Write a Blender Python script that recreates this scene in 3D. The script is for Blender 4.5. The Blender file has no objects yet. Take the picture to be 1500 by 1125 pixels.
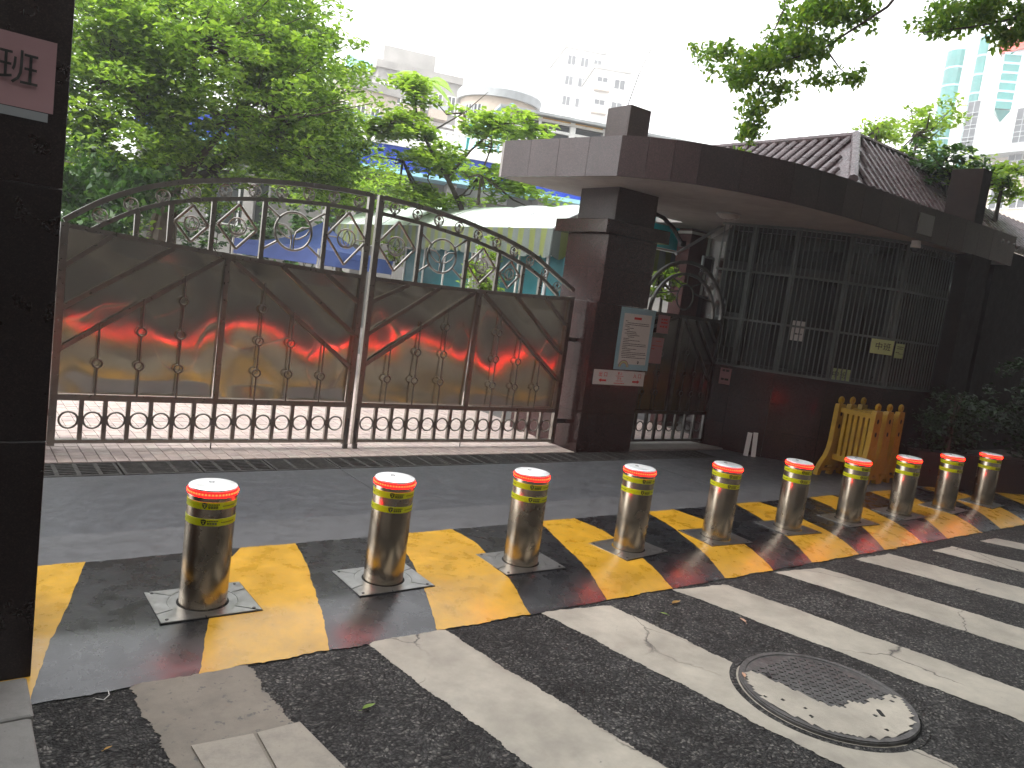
import bpy, math, random
import numpy as np
from mathutils import Vector, Matrix, Euler

random.seed(7)
rng = np.random.default_rng(7)
S = bpy.context.scene
COL = S.collection
RAD = math.radians

# ------------------------------------------------------------------ camera
CAM_H, FPX = 1.706, 1131.5
PITCH, ROLL, YAW = RAD(6.61), RAD(7.74), RAD(37.35)
_f = Vector((math.sin(YAW)*math.cos(PITCH), math.cos(YAW)*math.cos(PITCH), -math.sin(PITCH)))
_r = Vector((math.cos(YAW), -math.sin(YAW), 0)); _u = _r.cross(_f)
_r2 = math.cos(ROLL)*_r + math.sin(ROLL)*_u; _u2 = -math.sin(ROLL)*_r + math.cos(ROLL)*_u
cam = bpy.data.cameras.new('camera'); camo = bpy.data.objects.new('camera', cam); COL.objects.link(camo)
M = Matrix((( _r2.x, _u2.x, -_f.x, 0), (_r2.y, _u2.y, -_f.y, 0), (_r2.z, _u2.z, -_f.z, CAM_H), (0, 0, 0, 1)))
camo.matrix_world = M
cam.sensor_width = 36; cam.lens = 36*FPX/1500; cam.clip_end = 3000; cam.clip_start = 0.05
S.camera = camo

def ray(px, py):
    return _f + _r2*((px-750)/FPX) - _u2*((py-562.5)/FPX)
CAMP = Vector((0, 0, CAM_H))
def on_z(px, py, z=0.0):
    d = ray(px, py); return CAMP + d*((z-CAM_H)/d.z)
def on_y(px, py, y):
    d = ray(px, py); return CAMP + d*(y/d.y)
def on_plane(px, py, p, n):
    d = ray(px, py); n = Vector(n); return CAMP + d*((Vector(p)-CAMP).dot(n)/d.dot(n))
def at_dist(px, py, D):
    d = ray(px, py); return CAMP + d*(D/math.hypot(d.x, d.y))

# ------------------------------------------------------------------ light
SUN_EL, SUN_AZ = RAD(62), RAD(-98)          # azimuth measured from +Y towards +X
W = bpy.data.worlds.new('World'); S.world = W; W.use_nodes = True
nt = W.node_tree; nt.nodes.clear()
sky = nt.nodes.new('ShaderNodeTexSky'); sky.sky_type = 'NISHITA'; sky.sun_disc = False
sky.sun_elevation = SUN_EL; sky.sun_rotation = SUN_AZ
sky.air_density = 1.0; sky.dust_density = 2.0; sky.ozone_density = 1.0
hs = nt.nodes.new('ShaderNodeHueSaturation'); hs.inputs['Saturation'].default_value = 0.08
bg = nt.nodes.new('ShaderNodeBackground'); bg.inputs['Strength'].default_value = 0.15
wo = nt.nodes.new('ShaderNodeOutputWorld')
nt.links.new(sky.outputs[0], hs.inputs['Color']); nt.links.new(hs.outputs[0], bg.inputs['Color']); nt.links.new(bg.outputs[0], wo.inputs['Surface'])
sl = bpy.data.lights.new('sun', 'SUN'); sl.energy = 1.15; sl.angle = RAD(16); sl.color = (1.0, 0.95, 0.87)
so = bpy.data.objects.new('sun', sl); COL.objects.link(so)
sd = Vector((math.sin(SUN_AZ)*math.cos(SUN_EL), math.cos(SUN_AZ)*math.cos(SUN_EL), math.sin(SUN_EL)))
so.rotation_euler = sd.to_track_quat('Z', 'Y').to_euler(); so.location = (0, 0, 60)
S.view_settings.view_transform = 'Standard'; S.view_settings.look = 'None'
S.view_settings.gamma = 1.0; S.view_settings.use_curve_mapping = False
S.view_settings.exposure = 2.5
S.cycles.max_bounces = 8; S.cycles.diffuse_bounces = 4; S.cycles.glossy_bounces = 4; S.cycles.transparent_max_bounces = 12
S.cycles.sample_clamp_indirect = 6.0

# ------------------------------------------------------------------ materials
def nmat(name):
    m = bpy.data.materials.new(name); m.use_nodes = True
    return m, m.node_tree, m.node_tree.nodes['Principled BSDF']
def inp(b, k, v):
    if k in b.inputs: b.inputs[k].default_value = v
def node(t, kind, **kw):
    n = t.nodes.new(kind)
    for k, v in kw.items(): setattr(n, k, v)
    return n
def pos(t, obj=False):
    if obj:
        return node(t, 'ShaderNodeTexCoord').outputs['Object']
    return node(t, 'ShaderNodeNewGeometry').outputs['Position']
def noise(t, vec, scale, detail=4, rough=0.55, stretch=None):
    if stretch:
        mp = node(t, 'ShaderNodeMapping'); mp.inputs['Scale'].default_value = stretch
        t.links.new(vec, mp.inputs['Vector']); vec = mp.outputs[0]
    n = node(t, 'ShaderNodeTexNoise'); n.inputs['Scale'].default_value = scale; n.inputs['Detail'].default_value = detail
    n.inputs['Roughness'].default_value = rough
    t.links.new(vec, n.inputs['Vector']); return n.outputs['Fac']
def ramp(t, fac, stops):
    r = node(t, 'ShaderNodeValToRGB'); e = r.color_ramp.elements
    while len(e) < len(stops): e.new(0.5)
    for i, (p, c) in enumerate(stops):
        e[i].position = p; e[i].color = (c, c, c, 1) if isinstance(c, (int, float)) else (*c, 1)
    t.links.new(fac, r.inputs[0]); return r.outputs[0]
def mix(t, a, b, fac, mode='MIX'):
    m = node(t, 'ShaderNodeMix', data_type='RGBA', blend_type=mode)
    for s, v in ((m.inputs[0], fac), (m.inputs[6], a), (m.inputs[7], b)):
        if hasattr(v, 'is_output') or hasattr(v, 'links'): t.links.new(v, s)
        elif isinstance(v, (int, float)): s.default_value = v
        else: s.default_value = (*v, 1)
    return m.outputs[2]
def bump(t, b, height, strength, dist=0.01):
    bn = node(t, 'ShaderNodeBump'); bn.inputs['Strength'].default_value = strength; bn.inputs['Distance'].default_value = dist
    t.links.new(height, bn.inputs['Height']); t.links.new(bn.outputs[0], b.inputs['Normal']); return bn
def simple(name, c, rough=0.6, metal=0.0, var=0.25, scale=3.0, bscale=60, bstr=0.15, spec=None, rvar=0.15):
    m, t, b = nmat(name); p = pos(t)
    n = noise(t, p, scale, 6)
    c2 = tuple(max(0, x*(1-var)) for x in c); c3 = tuple(min(1, x*(1+var)) for x in c)
    t.links.new(ramp(t, n, [(0.3, c2), (0.7, c3)]), b.inputs['Base Color'])
    if rvar: t.links.new(ramp(t, noise(t, p, scale*2.3, 4), [(0.3, max(.03, rough-rvar)), (0.7, min(1, rough+rvar))]), b.inputs['Roughness'])
    else: inp(b, 'Roughness', rough)
    inp(b, 'Metallic', metal)
    if spec is not None: inp(b, 'Specular IOR Level', spec)
    if bstr: bump(t, b, noise(t, p, bscale, 4), bstr, 0.004)
    return m
def island_mat(name, cols, rough=0.7, var=0.3, bstr=0.2, scale=12):
    m, t, b = nmat(name); g = node(t, 'ShaderNodeNewGeometry'); oi = node(t, 'ShaderNodeObjectInfo')
    mt = node(t, 'ShaderNodeMath', operation='ADD'); t.links.new(g.outputs['Random Per Island'], mt.inputs[0]); t.links.new(oi.outputs['Random'], mt.inputs[1])
    fr = node(t, 'ShaderNodeMath', operation='FRACT'); t.links.new(mt.outputs[0], fr.inputs[0])
    k = len(cols)-1
    base = ramp(t, fr.outputs[0], [(i/max(k, 1), c) for i, c in enumerate(cols)])
    n = noise(t, g.outputs['Position'], scale, 5)
    t.links.new(mix(t, base, ramp(t, n, [(0.25, 1-var), (0.75, 1.0)]), 1.0, 'MULTIPLY'), b.inputs['Base Color'])
    inp(b, 'Roughness', rough); bump(t, b, noise(t, g.outputs['Position'], 90, 4), bstr, 0.003)
    return m
def leafmat(name, cols, trans=0.45):
    m, t, b = nmat(name); g = node(t, 'ShaderNodeNewGeometry')
    k = len(cols)-1
    base = ramp(t, g.outputs['Random Per Island'], [(i/k, c) for i, c in enumerate(cols)])
    t.links.new(base, b.inputs['Base Color']); inp(b, 'Roughness', 0.42); inp(b, 'Specular IOR Level', 0.35)
    tr = node(t, 'ShaderNodeBsdfTranslucent')
    yel = mix(t, base, (1.2, 1.28, 0.5), 1.0, 'MULTIPLY'); t.links.new(yel, tr.inputs['Color'])
    ms = node(t, 'ShaderNodeMixShader'); ms.inputs[0].default_value = trans
    t.links.new(b.outputs[0], ms.inputs[1]); t.links.new(tr.outputs[0], ms.inputs[2])
    t.links.new(ms.outputs[0], t.nodes['Material Output'].inputs['Surface'])
    return m
def emis(name, c, s, base=None):
    m, t, b = nmat(name); inp(b, 'Base Color', (*(base or c), 1)); inp(b, 'Emission Color', (*c, 1)); inp(b, 'Emission Strength', s); inp(b, 'Roughness', 0.25)
    return m

def asphalt_mat():
    m, t, b = nmat('asphalt'); p = pos(t)
    v = node(t, 'ShaderNodeTexVoronoi', feature='F1'); v.inputs['Scale'].default_value = 85
    wpn = node(t, 'ShaderNodeTexNoise'); wpn.inputs['Scale'].default_value = 7; wpn.inputs['Detail'].default_value = 3; t.links.new(p, wpn.inputs['Vector'])
    wpm = node(t, 'ShaderNodeVectorMath', operation='MULTIPLY_ADD'); t.links.new(wpn.outputs['Color'], wpm.inputs[0]); wpm.inputs[1].default_value = (.09, .09, 0); t.links.new(p, wpm.inputs[2]); t.links.new(wpm.outputs[0], v.inputs['Vector'])
    v2 = node(t, 'ShaderNodeTexVoronoi', feature='F1'); v2.inputs['Scale'].default_value = 170; t.links.new(p, v2.inputs['Vector'])
    sep = node(t, 'ShaderNodeSeparateColor'); t.links.new(v.outputs['Color'], sep.inputs[0])
    stone = ramp(t, sep.outputs[0], [(0, (.022, .022, .022)), (.5, (.065, .065, .063)), (.82, (.12, .118, .11)), (1, (.27, .26, .235))])
    gap = ramp(t, v.outputs['Distance'], [(0.25, 1.0), (0.75, 0.25)])
    c = mix(t, stone, gap, 1.0, 'MULTIPLY')
    big = mix(t, ramp(t, noise(t, p, 1.0, 5), [(0.3, 0.6), (0.7, 1.2)]), ramp(t, noise(t, p, 6, 5), [(0.32, 0.5), (0.6, 1.15)]), 1.0, 'MULTIPLY')
    t.links.new(mix(t, c, big, 1.0, 'MULTIPLY'), b.inputs['Base Color'])
    inp(b, 'Roughness', 0.72); inp(b, 'Specular IOR Level', 0.35)
    h = node(t, 'ShaderNodeMath', operation='MULTIPLY_ADD'); t.links.new(v.outputs['Distance'], h.inputs[0]); h.inputs[1].default_value = -1.0
    h2 = node(t, 'ShaderNodeMath', operation='MULTIPLY_ADD'); t.links.new(v2.outputs['Distance'], h2.inputs[0]); h2.inputs[1].default_value = -0.4
    t.links.new(sep.outputs[1], h2.inputs[2]); t.links.new(h2.outputs[0], h.inputs[2])
    bump(t, b, h.outputs[0], 1.0, 0.009)
    return m
def road_paint(name, c, rough, chips=0.30, bstr=0.35, dirt=0.35, under=(.05, .05, .05), cracks=False, coat=0.0):
    m, t, b = nmat(name); p = pos(t)
    n = noise(t, p, 26, 8, 0.7); n1 = noise(t, p, 2.2, 6, 0.6); n2 = noise(t, p, 7, 8, 0.65)
    d = ramp(t, n1, [(0.3, 1-dirt), (0.65, 1.0)]); d2 = ramp(t, n2, [(0.30, 1-dirt*.8), (0.6, 1.0)])
    cc = mix(t, mix(t, c, d, 1.0, 'MULTIPLY'), d2, 1.0, 'MULTIPLY')
    chip = ramp(t, n, [(chips, 1.0), (chips+0.04, 0.0)])
    cc = mix(t, cc, under, chip)
    hsrc = n
    if cracks:
        v = node(t, 'ShaderNodeTexVoronoi', feature='DISTANCE_TO_EDGE'); v.inputs['Scale'].default_value = 1.1
        wn = node(t, 'ShaderNodeTexNoise'); wn.inputs['Scale'].default_value = 9; wn.inputs['Detail'].default_value = 4; t.links.new(p, wn.inputs['Vector'])
        mx = node(t, 'ShaderNodeVectorMath', operation='MULTIPLY_ADD'); t.links.new(wn.outputs['Color'], mx.inputs[0]); mx.inputs[1].default_value = (.14, .14, 0); t.links.new(p, mx.inputs[2])
        t.links.new(mx.outputs[0], v.inputs['Vector'])
        cr0 = ramp(t, v.outputs['Distance'], [(0.0022, 1.0), (0.005, 0.0)]); cr = mix(t, (0, 0, 0), cr0, ramp(t, noise(t, p, .9, 3), [(.5, 0.0), (.56, 1.0)]))
        cc = mix(t, cc, (.04, .038, .035), cr)
    t.links.new(cc, b.inputs['Base Color'])
    t.links.new(ramp(t, n2, [(0.3, max(.05, rough-.13)), (0.7, min(1, rough+.18))]), b.inputs['Roughness'])
    bn = bump(t, b, n, bstr, 0.004)
    bn2 = node(t, 'ShaderNodeBump'); bn2.inputs['Strength'].default_value = bstr*0.8; bn2.inputs['Distance'].default_value = 0.012
    t.links.new(n2, bn2.inputs['Height']); t.links.new(bn2.outputs[0], bn.inputs['Normal'])
    if coat: inp(b, 'Coat Weight', coat); inp(b, 'Coat Roughness', 0.22)
    return m
def concrete_mat(name, c, rough=0.55):
    m, t, b = nmat(name); p = pos(t)
    n1 = noise(t, p, 1.7, 10, 0.75); n2 = noise(t, p, 8, 10, 0.78); n3 = noise(t, p, 75, 5)
    a = ramp(t, n1, [(0.3, tuple(x*.84 for x in c)), (0.5, c), (0.7, tuple(x*1.10 for x in c))])
    s = ramp(t, n2, [(0.33, 0.7), (0.55, 1.0)])
    st = ramp(t, n3, [(0.26, 0.35), (0.32, 1.0)])
    t.links.new(mix(t, mix(t, a, s, 1.0, 'MULTIPLY'), st, 1.0, 'MULTIPLY'), b.inputs['Base Color'])
    t.links.new(ramp(t, n2, [(0.3, rough-.15), (0.7, rough+.2)]), b.inputs['Roughness'])
    bump(t, b, n3, 0.25, 0.003); return m
def granite_mat(name, c, rough=0.16):
    m, t, b = nmat(name); p = pos(t)
    v = node(t, 'ShaderNodeTexVoronoi', feature='F1'); v.inputs['Scale'].default_value = 230; t.links.new(p, v.inputs['Vector'])
    sep = node(t, 'ShaderNodeSeparateColor'); t.links.new(v.outputs['Color'], sep.inputs[0])
    oi = node(t, 'ShaderNodeObjectInfo')
    sp = ramp(t, sep.outputs[0], [(0, tuple(x*.45 for x in c)), (.55, c), (.85, tuple(x*1.5 for x in c)), (1, tuple(min(1, x*2.3) for x in c))])
    tone = ramp(t, oi.outputs['Random'], [(0, .82), (1, 1.15)])
    big = ramp(t, noise(t, p, 2.2, 5), [(.3, .8), (.7, 1.12)])
    t.links.new(mix(t, mix(t, sp, tone, 1.0, 'MULTIPLY'), big, 1.0, 'MULTIPLY'), b.inputs['Base Color'])
    t.links.new(ramp(t, noise(t, p, 6, 6), [(.3, rough*.9), (.7, rough*1.2)]), b.inputs['Roughness'])
    return m
def brushed(name, c, rough, aniso, rot, tangent='Z', wav=0.0, smudge=0.3):
    m, t, b = nmat(name); p = pos(t)
    inp(b, 'Metallic', 1.0); inp(b, 'Anisotropic', aniso); inp(b, 'Anisotropic Rotation', rot)
    tn = node(t, 'ShaderNodeTangent', direction_type='RADIAL', axis=tangent); t.links.new(tn.outputs[0], b.inputs['Tangent'])
    n = noise(t, p, 3.0, 6)
    t.links.new(ramp(t, n, [(.3, tuple(x*(1-smudge) for x in c)), (.7, c)]), b.inputs['Base Color'])
    t.links.new(ramp(t, noise(t, p, 5, 5), [(.3, rough*.8), (.7, rough*1.25)]), b.inputs['Roughness'])
    return m

MT = {}
MT['asphalt'] = asphalt_mat()
MT['white'] = road_paint('white_road_paint', (.50, .46, .38), .6, chips=.29, dirt=.32, under=(.16, .155, .145), cracks=True)
MT['whiteold'] = road_paint('worn_road_paint', (.30, .265, .215), .7, chips=.37, dirt=.35, under=(.12, .115, .105))
MT['yellow'] = road_paint('yellow_road_paint', (.74, .41, .022), .30, chips=.21, bstr=.34, dirt=.32, under=(.22, .14, .04), coat=.4)
MT['black'] = road_paint('black_road_paint', (.015, .017, .020), .26, chips=.22, bstr=.42, dirt=.3, under=(.035, .035, .034), coat=.55)
MT['concrete'] = concrete_mat('apron_concrete', (.088, .092, .099), .42)
MT['concrete2'] = concrete_mat('yard_concrete', (.33, .31, .29), .7)
MT['patch'] = concrete_mat('patch_concrete', (.22, .205, .185), .75)
MT['slab'] = concrete_mat('pale_slab_stone', (.36, .325, .27), .7)
MT['stone'] = concrete_mat('kerb_granite', (.24, .235, .22), .7)
MT['tile'] = island_mat('paving_tile_clay', [(.50, .40, .36), (.56, .46, .42), (.46, .37, .35), (.55, .48, .43)], .75)
MT['tilejoint'] = simple('paving_joint', (.10, .09, .085), .9)
MT['granite'] = granite_mat('red_granite', (.036, .014, .013))
MT['granite_dark'] = granite_mat('dark_granite', (.022, .014, .013), .28)
MT['granite_can'] = granite_mat('canopy_granite', (.050, .030, .029), .34)
MT['soffit'] = simple('soffit_plaster', (.33, .31, .295), .8, var=.12)
MT['steel_bar'] = simple('gate_bar_steel', (.33, .31, .28), .32, 1.0, var=.10, scale=14, bstr=0.03, rvar=.06)
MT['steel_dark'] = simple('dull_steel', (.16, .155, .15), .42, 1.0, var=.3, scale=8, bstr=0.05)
MT['panel'] = brushed('gate_panel_steel', (.86, .78, .66), .155, .95, .0, 'Z', smudge=.18)
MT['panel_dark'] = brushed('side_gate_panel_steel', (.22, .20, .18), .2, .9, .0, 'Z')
MT['bollard'] = brushed('bollard_steel', (.52, .44, .34), .24, .8, .0, 'Z', smudge=.25)
MT['cap'] = simple('polished_cap_steel', (.95, .94, .93), .52, 1.0, var=.08, bstr=.03)
MT['plate'] = simple('base_plate_steel', (.50, .50, .49), .34, 1.0, var=.15, scale=14, bstr=.02, rvar=.06)
MT['led'] = emis('red_led_dots', (1.0, .014, .003), 6.5)
MT['ledring'] = emis('red_light_ring', (1.0, .002, .002), 2.8, (.25, .004, .004))
MT['ledring'].node_tree.nodes['Principled BSDF'].inputs['Roughness'].default_value = .6; MT['ledring'].node_tree.nodes['Principled BSDF'].inputs['Specular IOR Level'].default_value = .1
MT['band'] = simple('reflective_yellow', (.62, .66, .0), .35, var=.06, bstr=.05)
MT['ink'] = simple('black_ink', (.02, .02, .018), .6, bstr=0)
MT['redink'] = simple('red_ink', (.55, .035, .03), .6, bstr=0)
MT['lid'] = simple('manhole_iron', (.10, .098, .095), .55, .3, var=.35, scale=16, bscale=120, bstr=.3)
MT['cast'] = simple('cast_iron', (.07, .067, .064), .5, .4, var=.35, scale=14, bstr=.3)
MT['hole'] = simple('drain_channel', (.012, .012, .012), .8, bstr=0)
MT['pink'] = simple('pink_paper', (.42, .25, .26), .8, var=.06, bstr=.05)
MT['wpaper'] = simple('white_paper', (.66, .65, .62), .8, var=.06, bstr=.05)
MT['bpaper'] = simple('blue_notice_paper', (.30, .50, .58), .7, var=.06, bstr=.05)
MT['ypaper'] = simple('lime_paper', (.52, .60, .28), .8, var=.06, bstr=.05)
MT['grille'] = simple('grille_paint', (.15, .17, .163), .45, .3, var=.2, bstr=.05)
MT['alu'] = simple('window_frame_metal', (.07, .075, .075), .4, .6, var=.2, bstr=.03)
MT['street'] = simple('street_render', (.17, .155, .135), .85, var=.35, scale=.5, bstr=.1)
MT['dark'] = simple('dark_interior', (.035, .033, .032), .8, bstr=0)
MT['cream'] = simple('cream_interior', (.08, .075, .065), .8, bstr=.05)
MT['rooftile'] = simple('glazed_roof_tile', (.05, .028, .03), .3, var=.3, scale=6, bstr=.08)
MT['ypl'] = simple('yellow_plastic', (.44, .27, .012), .45, var=.18, scale=7, bstr=.08)
MT['bark'] = simple('tree_bark', (.085, .068, .052), .9, var=.4, scale=9, bscale=40, bstr=.6)
MT['leafA'] = leafmat('leaf_mid_green', [(.075, .145, .03), (.15, .255, .045), (.23, .36, .065), (.33, .46, .10)], .5)
MT['leafB'] = leafmat('leaf_light_green', [(.15, .25, .045), (.22, .34, .06), (.28, .41, .075), (.36, .48, .10)], .5)
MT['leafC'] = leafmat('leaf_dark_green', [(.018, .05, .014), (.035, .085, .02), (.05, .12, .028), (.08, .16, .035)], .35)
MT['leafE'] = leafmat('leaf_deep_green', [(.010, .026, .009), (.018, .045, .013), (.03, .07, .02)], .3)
MT['leafD'] = leafmat('leaf_shade_tree', [(.08, .16, .03), (.13, .24, .04), (.19, .31, .05), (.28, .36, .06)], .6)
MT['tentblue'] = simple('blue_tent_cloth', (.13, .20, .55), .7, var=.08, scale=5, bstr=.1)
MT['mint'] = simple('mint_awning_cloth', (.62, .72, .66), .6, var=.06, scale=4, bstr=.1)
MT['stripeA'] = simple('grey_stripe_cloth', (.12, .145, .135), .7, var=.08, bstr=.1)
MT['stripeB'] = simple('green_stripe_cloth', (.15, .18, .05), .7, var=.08, bstr=.1)
MT['teal'] = simple('teal_sheet', (.010, .11, .135), .4, var=.1, scale=2, bstr=.05)
MT['cyan'] = simple('cyan_sheet', (.02, .50, .60), .4, var=.08, bstr=.03)
MT['bwhite'] = simple('white_render', (.74, .73, .71), .8, var=.07, scale=.8, bstr=.1)
MT['bgrey'] = simple('weathered_render', (.26, .25, .235), .85, var=.25, scale=.6, bstr=.2)
MT['bbeige'] = simple('beige_render', (.40, .34, .28), .85, var=.12, scale=.8, bstr=.1)
MT['bblue'] = simple('blue_band_tile', (.02, .06, .42), .35, var=.2, scale=3, bstr=.05)
MT['bcyan'] = simple('pale_blue_trim', (.32, .62, .74), .5, var=.08, bstr=.03)
MT['bglass'] = simple('tower_teal_glass', (.012, .17, .155), .18, var=.2, scale=.5, bstr=.0)
MT['window'] = simple('dark_window_glass', (.05, .055, .06), .12, var=.3, scale=1.5, bstr=0, rvar=0)
MT['wmetal'] = simple('white_metal', (.78, .78, .76), .45, var=.05, bstr=.03)
MT['gmetal'] = simple('grey_metal', (.35, .37, .38), .5, .3, var=.1, bstr=.03)
MT['redsign'] = simple('red_panel', (.6, .06, .03), .5, var=.08, bstr=.03)
MT['rust'] = simple('ochre_panel', (.50, .30, .10), .6, var=.2, bstr=.1)
MT['lampglass'] = simple('lamp_opal_glass', (.38, .36, .34), .25, var=.05, bstr=0)
MT['planter'] = granite_mat('planter_granite', (.045, .017, .016), .3)
MT['wallbrown'] = simple('brown_wall_tile', (.018, .011, .009), .85, var=.3, scale=5, bscale=30, bstr=.15, spec=.12)
MT['soil'] = simple('soil', (.03, .022, .016), .95, bstr=.5)
MT['leafdry'] = simple('dry_leaf', (.42, .25, .07), .7, var=.3, bstr=.1)
MT['leafgreen'] = simple('fallen_green_leaf', (.22, .33, .06), .6, var=.3, bstr=.1)
MT['leafpink'] = simple('pale_brown_leaf', (.50, .30, .20), .7, var=.25, bstr=.1)

def pane_mat():
    m, t, b = nmat('booth_glass'); inp(b, 'Base Color', (.5, .55, .53, 1)); inp(b, 'Roughness', .04); inp(b, 'Transmission Weight', 1.0); inp(b, 'IOR', 1.45)
    return m
MT['pane'] = pane_mat()

# ------------------------------------------------------------------ mesh building
WM = {}
class MB:
    def __init__(s): s.v = []; s.f = []; s.mi = []; s.cur = 0
    def add(s, vs, fs):
        o = len(s.v); s.v += [Vector(v) for v in vs]
        for f in fs: s.f.append([i+o for i in f]); s.mi.append(s.cur)
        return s
    def box(s, c, size, rot=None, ch=0.0):
        x, y, z = [a/2 for a in size]
        if ch <= 0:
            vs = [(-x, -y, -z), (x, -y, -z), (x, y, -z), (-x, y, -z), (-x, -y, z), (x, -y, z), (x, y, z), (-x, y, z)]
            fs = [(0, 3, 2, 1), (4, 5, 6, 7), (0, 1, 5, 4), (1, 2, 6, 5), (2, 3, 7, 6), (3, 0, 4, 7)]
        else:
            o = [(-x+ch, -y), (x-ch, -y), (x, -y+ch), (x, y-ch), (x-ch, y), (-x+ch, y), (-x, y-ch), (-x, -y+ch)]
            i_ = [(a*(x-ch)/x, b*(y-ch)/y) for a, b in o]
            vs = [(a, b, -z) for a, b in o]+[(a, b, z-ch) for a, b in o]+[(a, b, z) for a, b in i_]
            fs = [tuple(range(7, -1, -1)), tuple(range(16, 24))]
            for k in range(8):
                j = (k+1) % 8; fs += [(k, j, j+8, k+8), (k+8, j+8, j+16, k+16)]
        R = rot.to_matrix() if isinstance(rot, Euler) else rot
        c = Vector(c)
        return s.add([(R @ Vector(v) if R else Vector(v))+c for v in vs], fs)
    def bx(s, x0, x1, y0, y1, z0, z1, ch=0.0):
        return s.box(((x0+x1)/2, (y0+y1)/2, (z0+z1)/2), (abs(x1-x0), abs(y1-y0), abs(z1-z0)), None, ch)
    def tube(s, pts, r, n=6, cap=True):
        pts = [Vector(p) for p in pts]; k = len(pts)
        rs = r if isinstance(r, (list, tuple)) else [r]*k
        rings = []; o = len(s.v); prev = None
        for i, p in enumerate(pts):
            d = (pts[min(i+1, k-1)]-pts[max(i-1, 0)]).normalized()
            a = prev if prev is not None else (Vector((0, 0, 1)) if abs(d.z) < .9 else Vector((1, 0, 0)))
            b = d.cross(a).normalized(); a = b.cross(d).normalized(); prev = a
            for j in range(n):
                th = 2*math.pi*j/n; s.v.append(p+(a*math.cos(th)+b*math.sin(th))*rs[i])
        for i in range(k-1):
            for j in range(n):
                q = (j+1) % n
                s.f.append([o+i*n+j, o+i*n+q, o+(i+1)*n+q, o+(i+1)*n+j]); s.mi.append(s.cur)
        if cap:
            s.f.append([o+j for j in range(n-1, -1, -1)]); s.mi.append(s.cur)
            s.f.append([o+(k-1)*n+j for j in range(n)]); s.mi.append(s.cur)
        return s
    def ring(s, c, R, r, axis='Y', n=24, m=6, sx=1.0):
        c = Vector(c); o = len(s.v)
        for i in range(n):
            th = 2*math.pi*i/n
            for j in range(m):
                ph = 2*math.pi*j/m; q = R+r*math.cos(ph); h = r*math.sin(ph)
                a, b = q*math.cos(th)*sx, q*math.sin(th)
                v = (a, h, b) if axis == 'Y' else ((a, b, h) if axis == 'Z' else (h, a, b))
                s.v.append(c+Vector(v))
        for i in range(n):
            for j in range(m):
                a, b = (i+1) % n, (j+1) % m
                s.f.append([o+i*m+j, o+i*m+b, o+a*m+b, o+a*m+j]); s.mi.append(s.cur)
        return s
    def lathe(s, prof, c=(0, 0, 0), n=32, close=True):
        o = len(s.v); k = len(prof)
        for r, z in prof:
            for j in range(n):
                th = 2*math.pi*j/n; s.v.append(Vector((c[0]+r*math.cos(th), c[1]+r*math.sin(th), c[2]+z)))
        for i in range(k-1):
            for j in range(n):
                q = (j+1) % n; s.f.append([o+i*n+j, o+i*n+q, o+(i+1)*n+q, o+(i+1)*n+j]); s.mi.append(s.cur)
        if close:
            s.f.append([o+j for j in range(n-1, -1, -1)]); s.mi.append(s.cur)
            s.f.append([o+(k-1)*n+j for j in range(n)]); s.mi.append(s.cur)
        return s
    def prism(s, poly, z0, z1, top=True, bottom=True, side=True):
        n = len(poly); o = len(s.v)
        s.v += [Vector((p[0], p[1], z0)) for p in poly]+[Vector((p[0], p[1], z1)) for p in poly]
        if bottom: s.f.append([o+i for i in range(n-1, -1, -1)]); s.mi.append(s.cur)
        if top: s.f.append([o+n+i for i in range(n)]); s.mi.append(s.cur)
        if side:
            for i in range(n):
                j = (i+1) % n; s.f.append([o+i, o+j, o+n+j, o+n+i]); s.mi.append(s.cur)
        return s
    def strip(s, pts, w, d):
        """rectangular bar swept along points (x, z) in the local XZ plane, centred on y=0"""
        P = [Vector((p[0], 0, p[1])) for p in pts]; k = len(P); o = len(s.v)
        for i in range(k):
            t = (P[min(i+1, k-1)]-P[max(i-1, 0)]).normalized(); nrm = Vector((-t.z, 0, t.x))
            for a, b in ((-1, -1), (1, -1), (1, 1), (-1, 1)): s.v.append(P[i]+nrm*(a*w/2)+Vector((0, b*d/2, 0)))
        for i in range(k-1):
            for j in range(4):
                q = (j+1) % 4; s.f.append([o+i*4+j, o+i*4+q, o+(i+1)*4+q, o+(i+1)*4+j]); s.mi.append(s.cur)
        s.f.append([o, o+1, o+2, o+3]); s.mi.append(s.cur); e = o+(k-1)*4; s.f.append([e+3, e+2, e+1, e]); s.mi.append(s.cur)
        return s
    def build(s, name, mat, parent=None, local=True, smooth=False, kind=None):
        vs = s.v
        if parent is not None and not local:
            inv = WM[parent.name].inverted(); vs = [inv @ v for v in vs]
        me = bpy.data.meshes.new(name); me.from_pydata([tuple(v) for v in vs], [], s.f)
        mats = mat if isinstance(mat, (list, tuple)) else [mat]
        for m in mats: me.materials.append(MT[m] if isinstance(m, str) else m)
        if len(mats) > 1: me.polygons.foreach_set('material_index', s.mi)
        me.update()
        import bmesh
        b = bmesh.new(); b.from_mesh(me); bmesh.ops.recalc_face_normals(b, faces=b.faces); b.to_mesh(me); b.free()
        if smooth:
            me.polygons.foreach_set('use_smooth', [True]*len(me.polygons))
            try: me.set_sharp_from_angle(angle=RAD(40))
            except Exception: pass
        return link(name, me, parent, kind)
def link(name, me, parent=None, kind=None):
    o = bpy.data.objects.new(name, me); COL.objects.link(o)
    if parent is not None: o.parent = parent; WM[o.name] = WM[parent.name]
    else: WM[o.name] = Matrix.Identity(4)
    if kind: o['kind'] = kind
    return o
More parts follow.
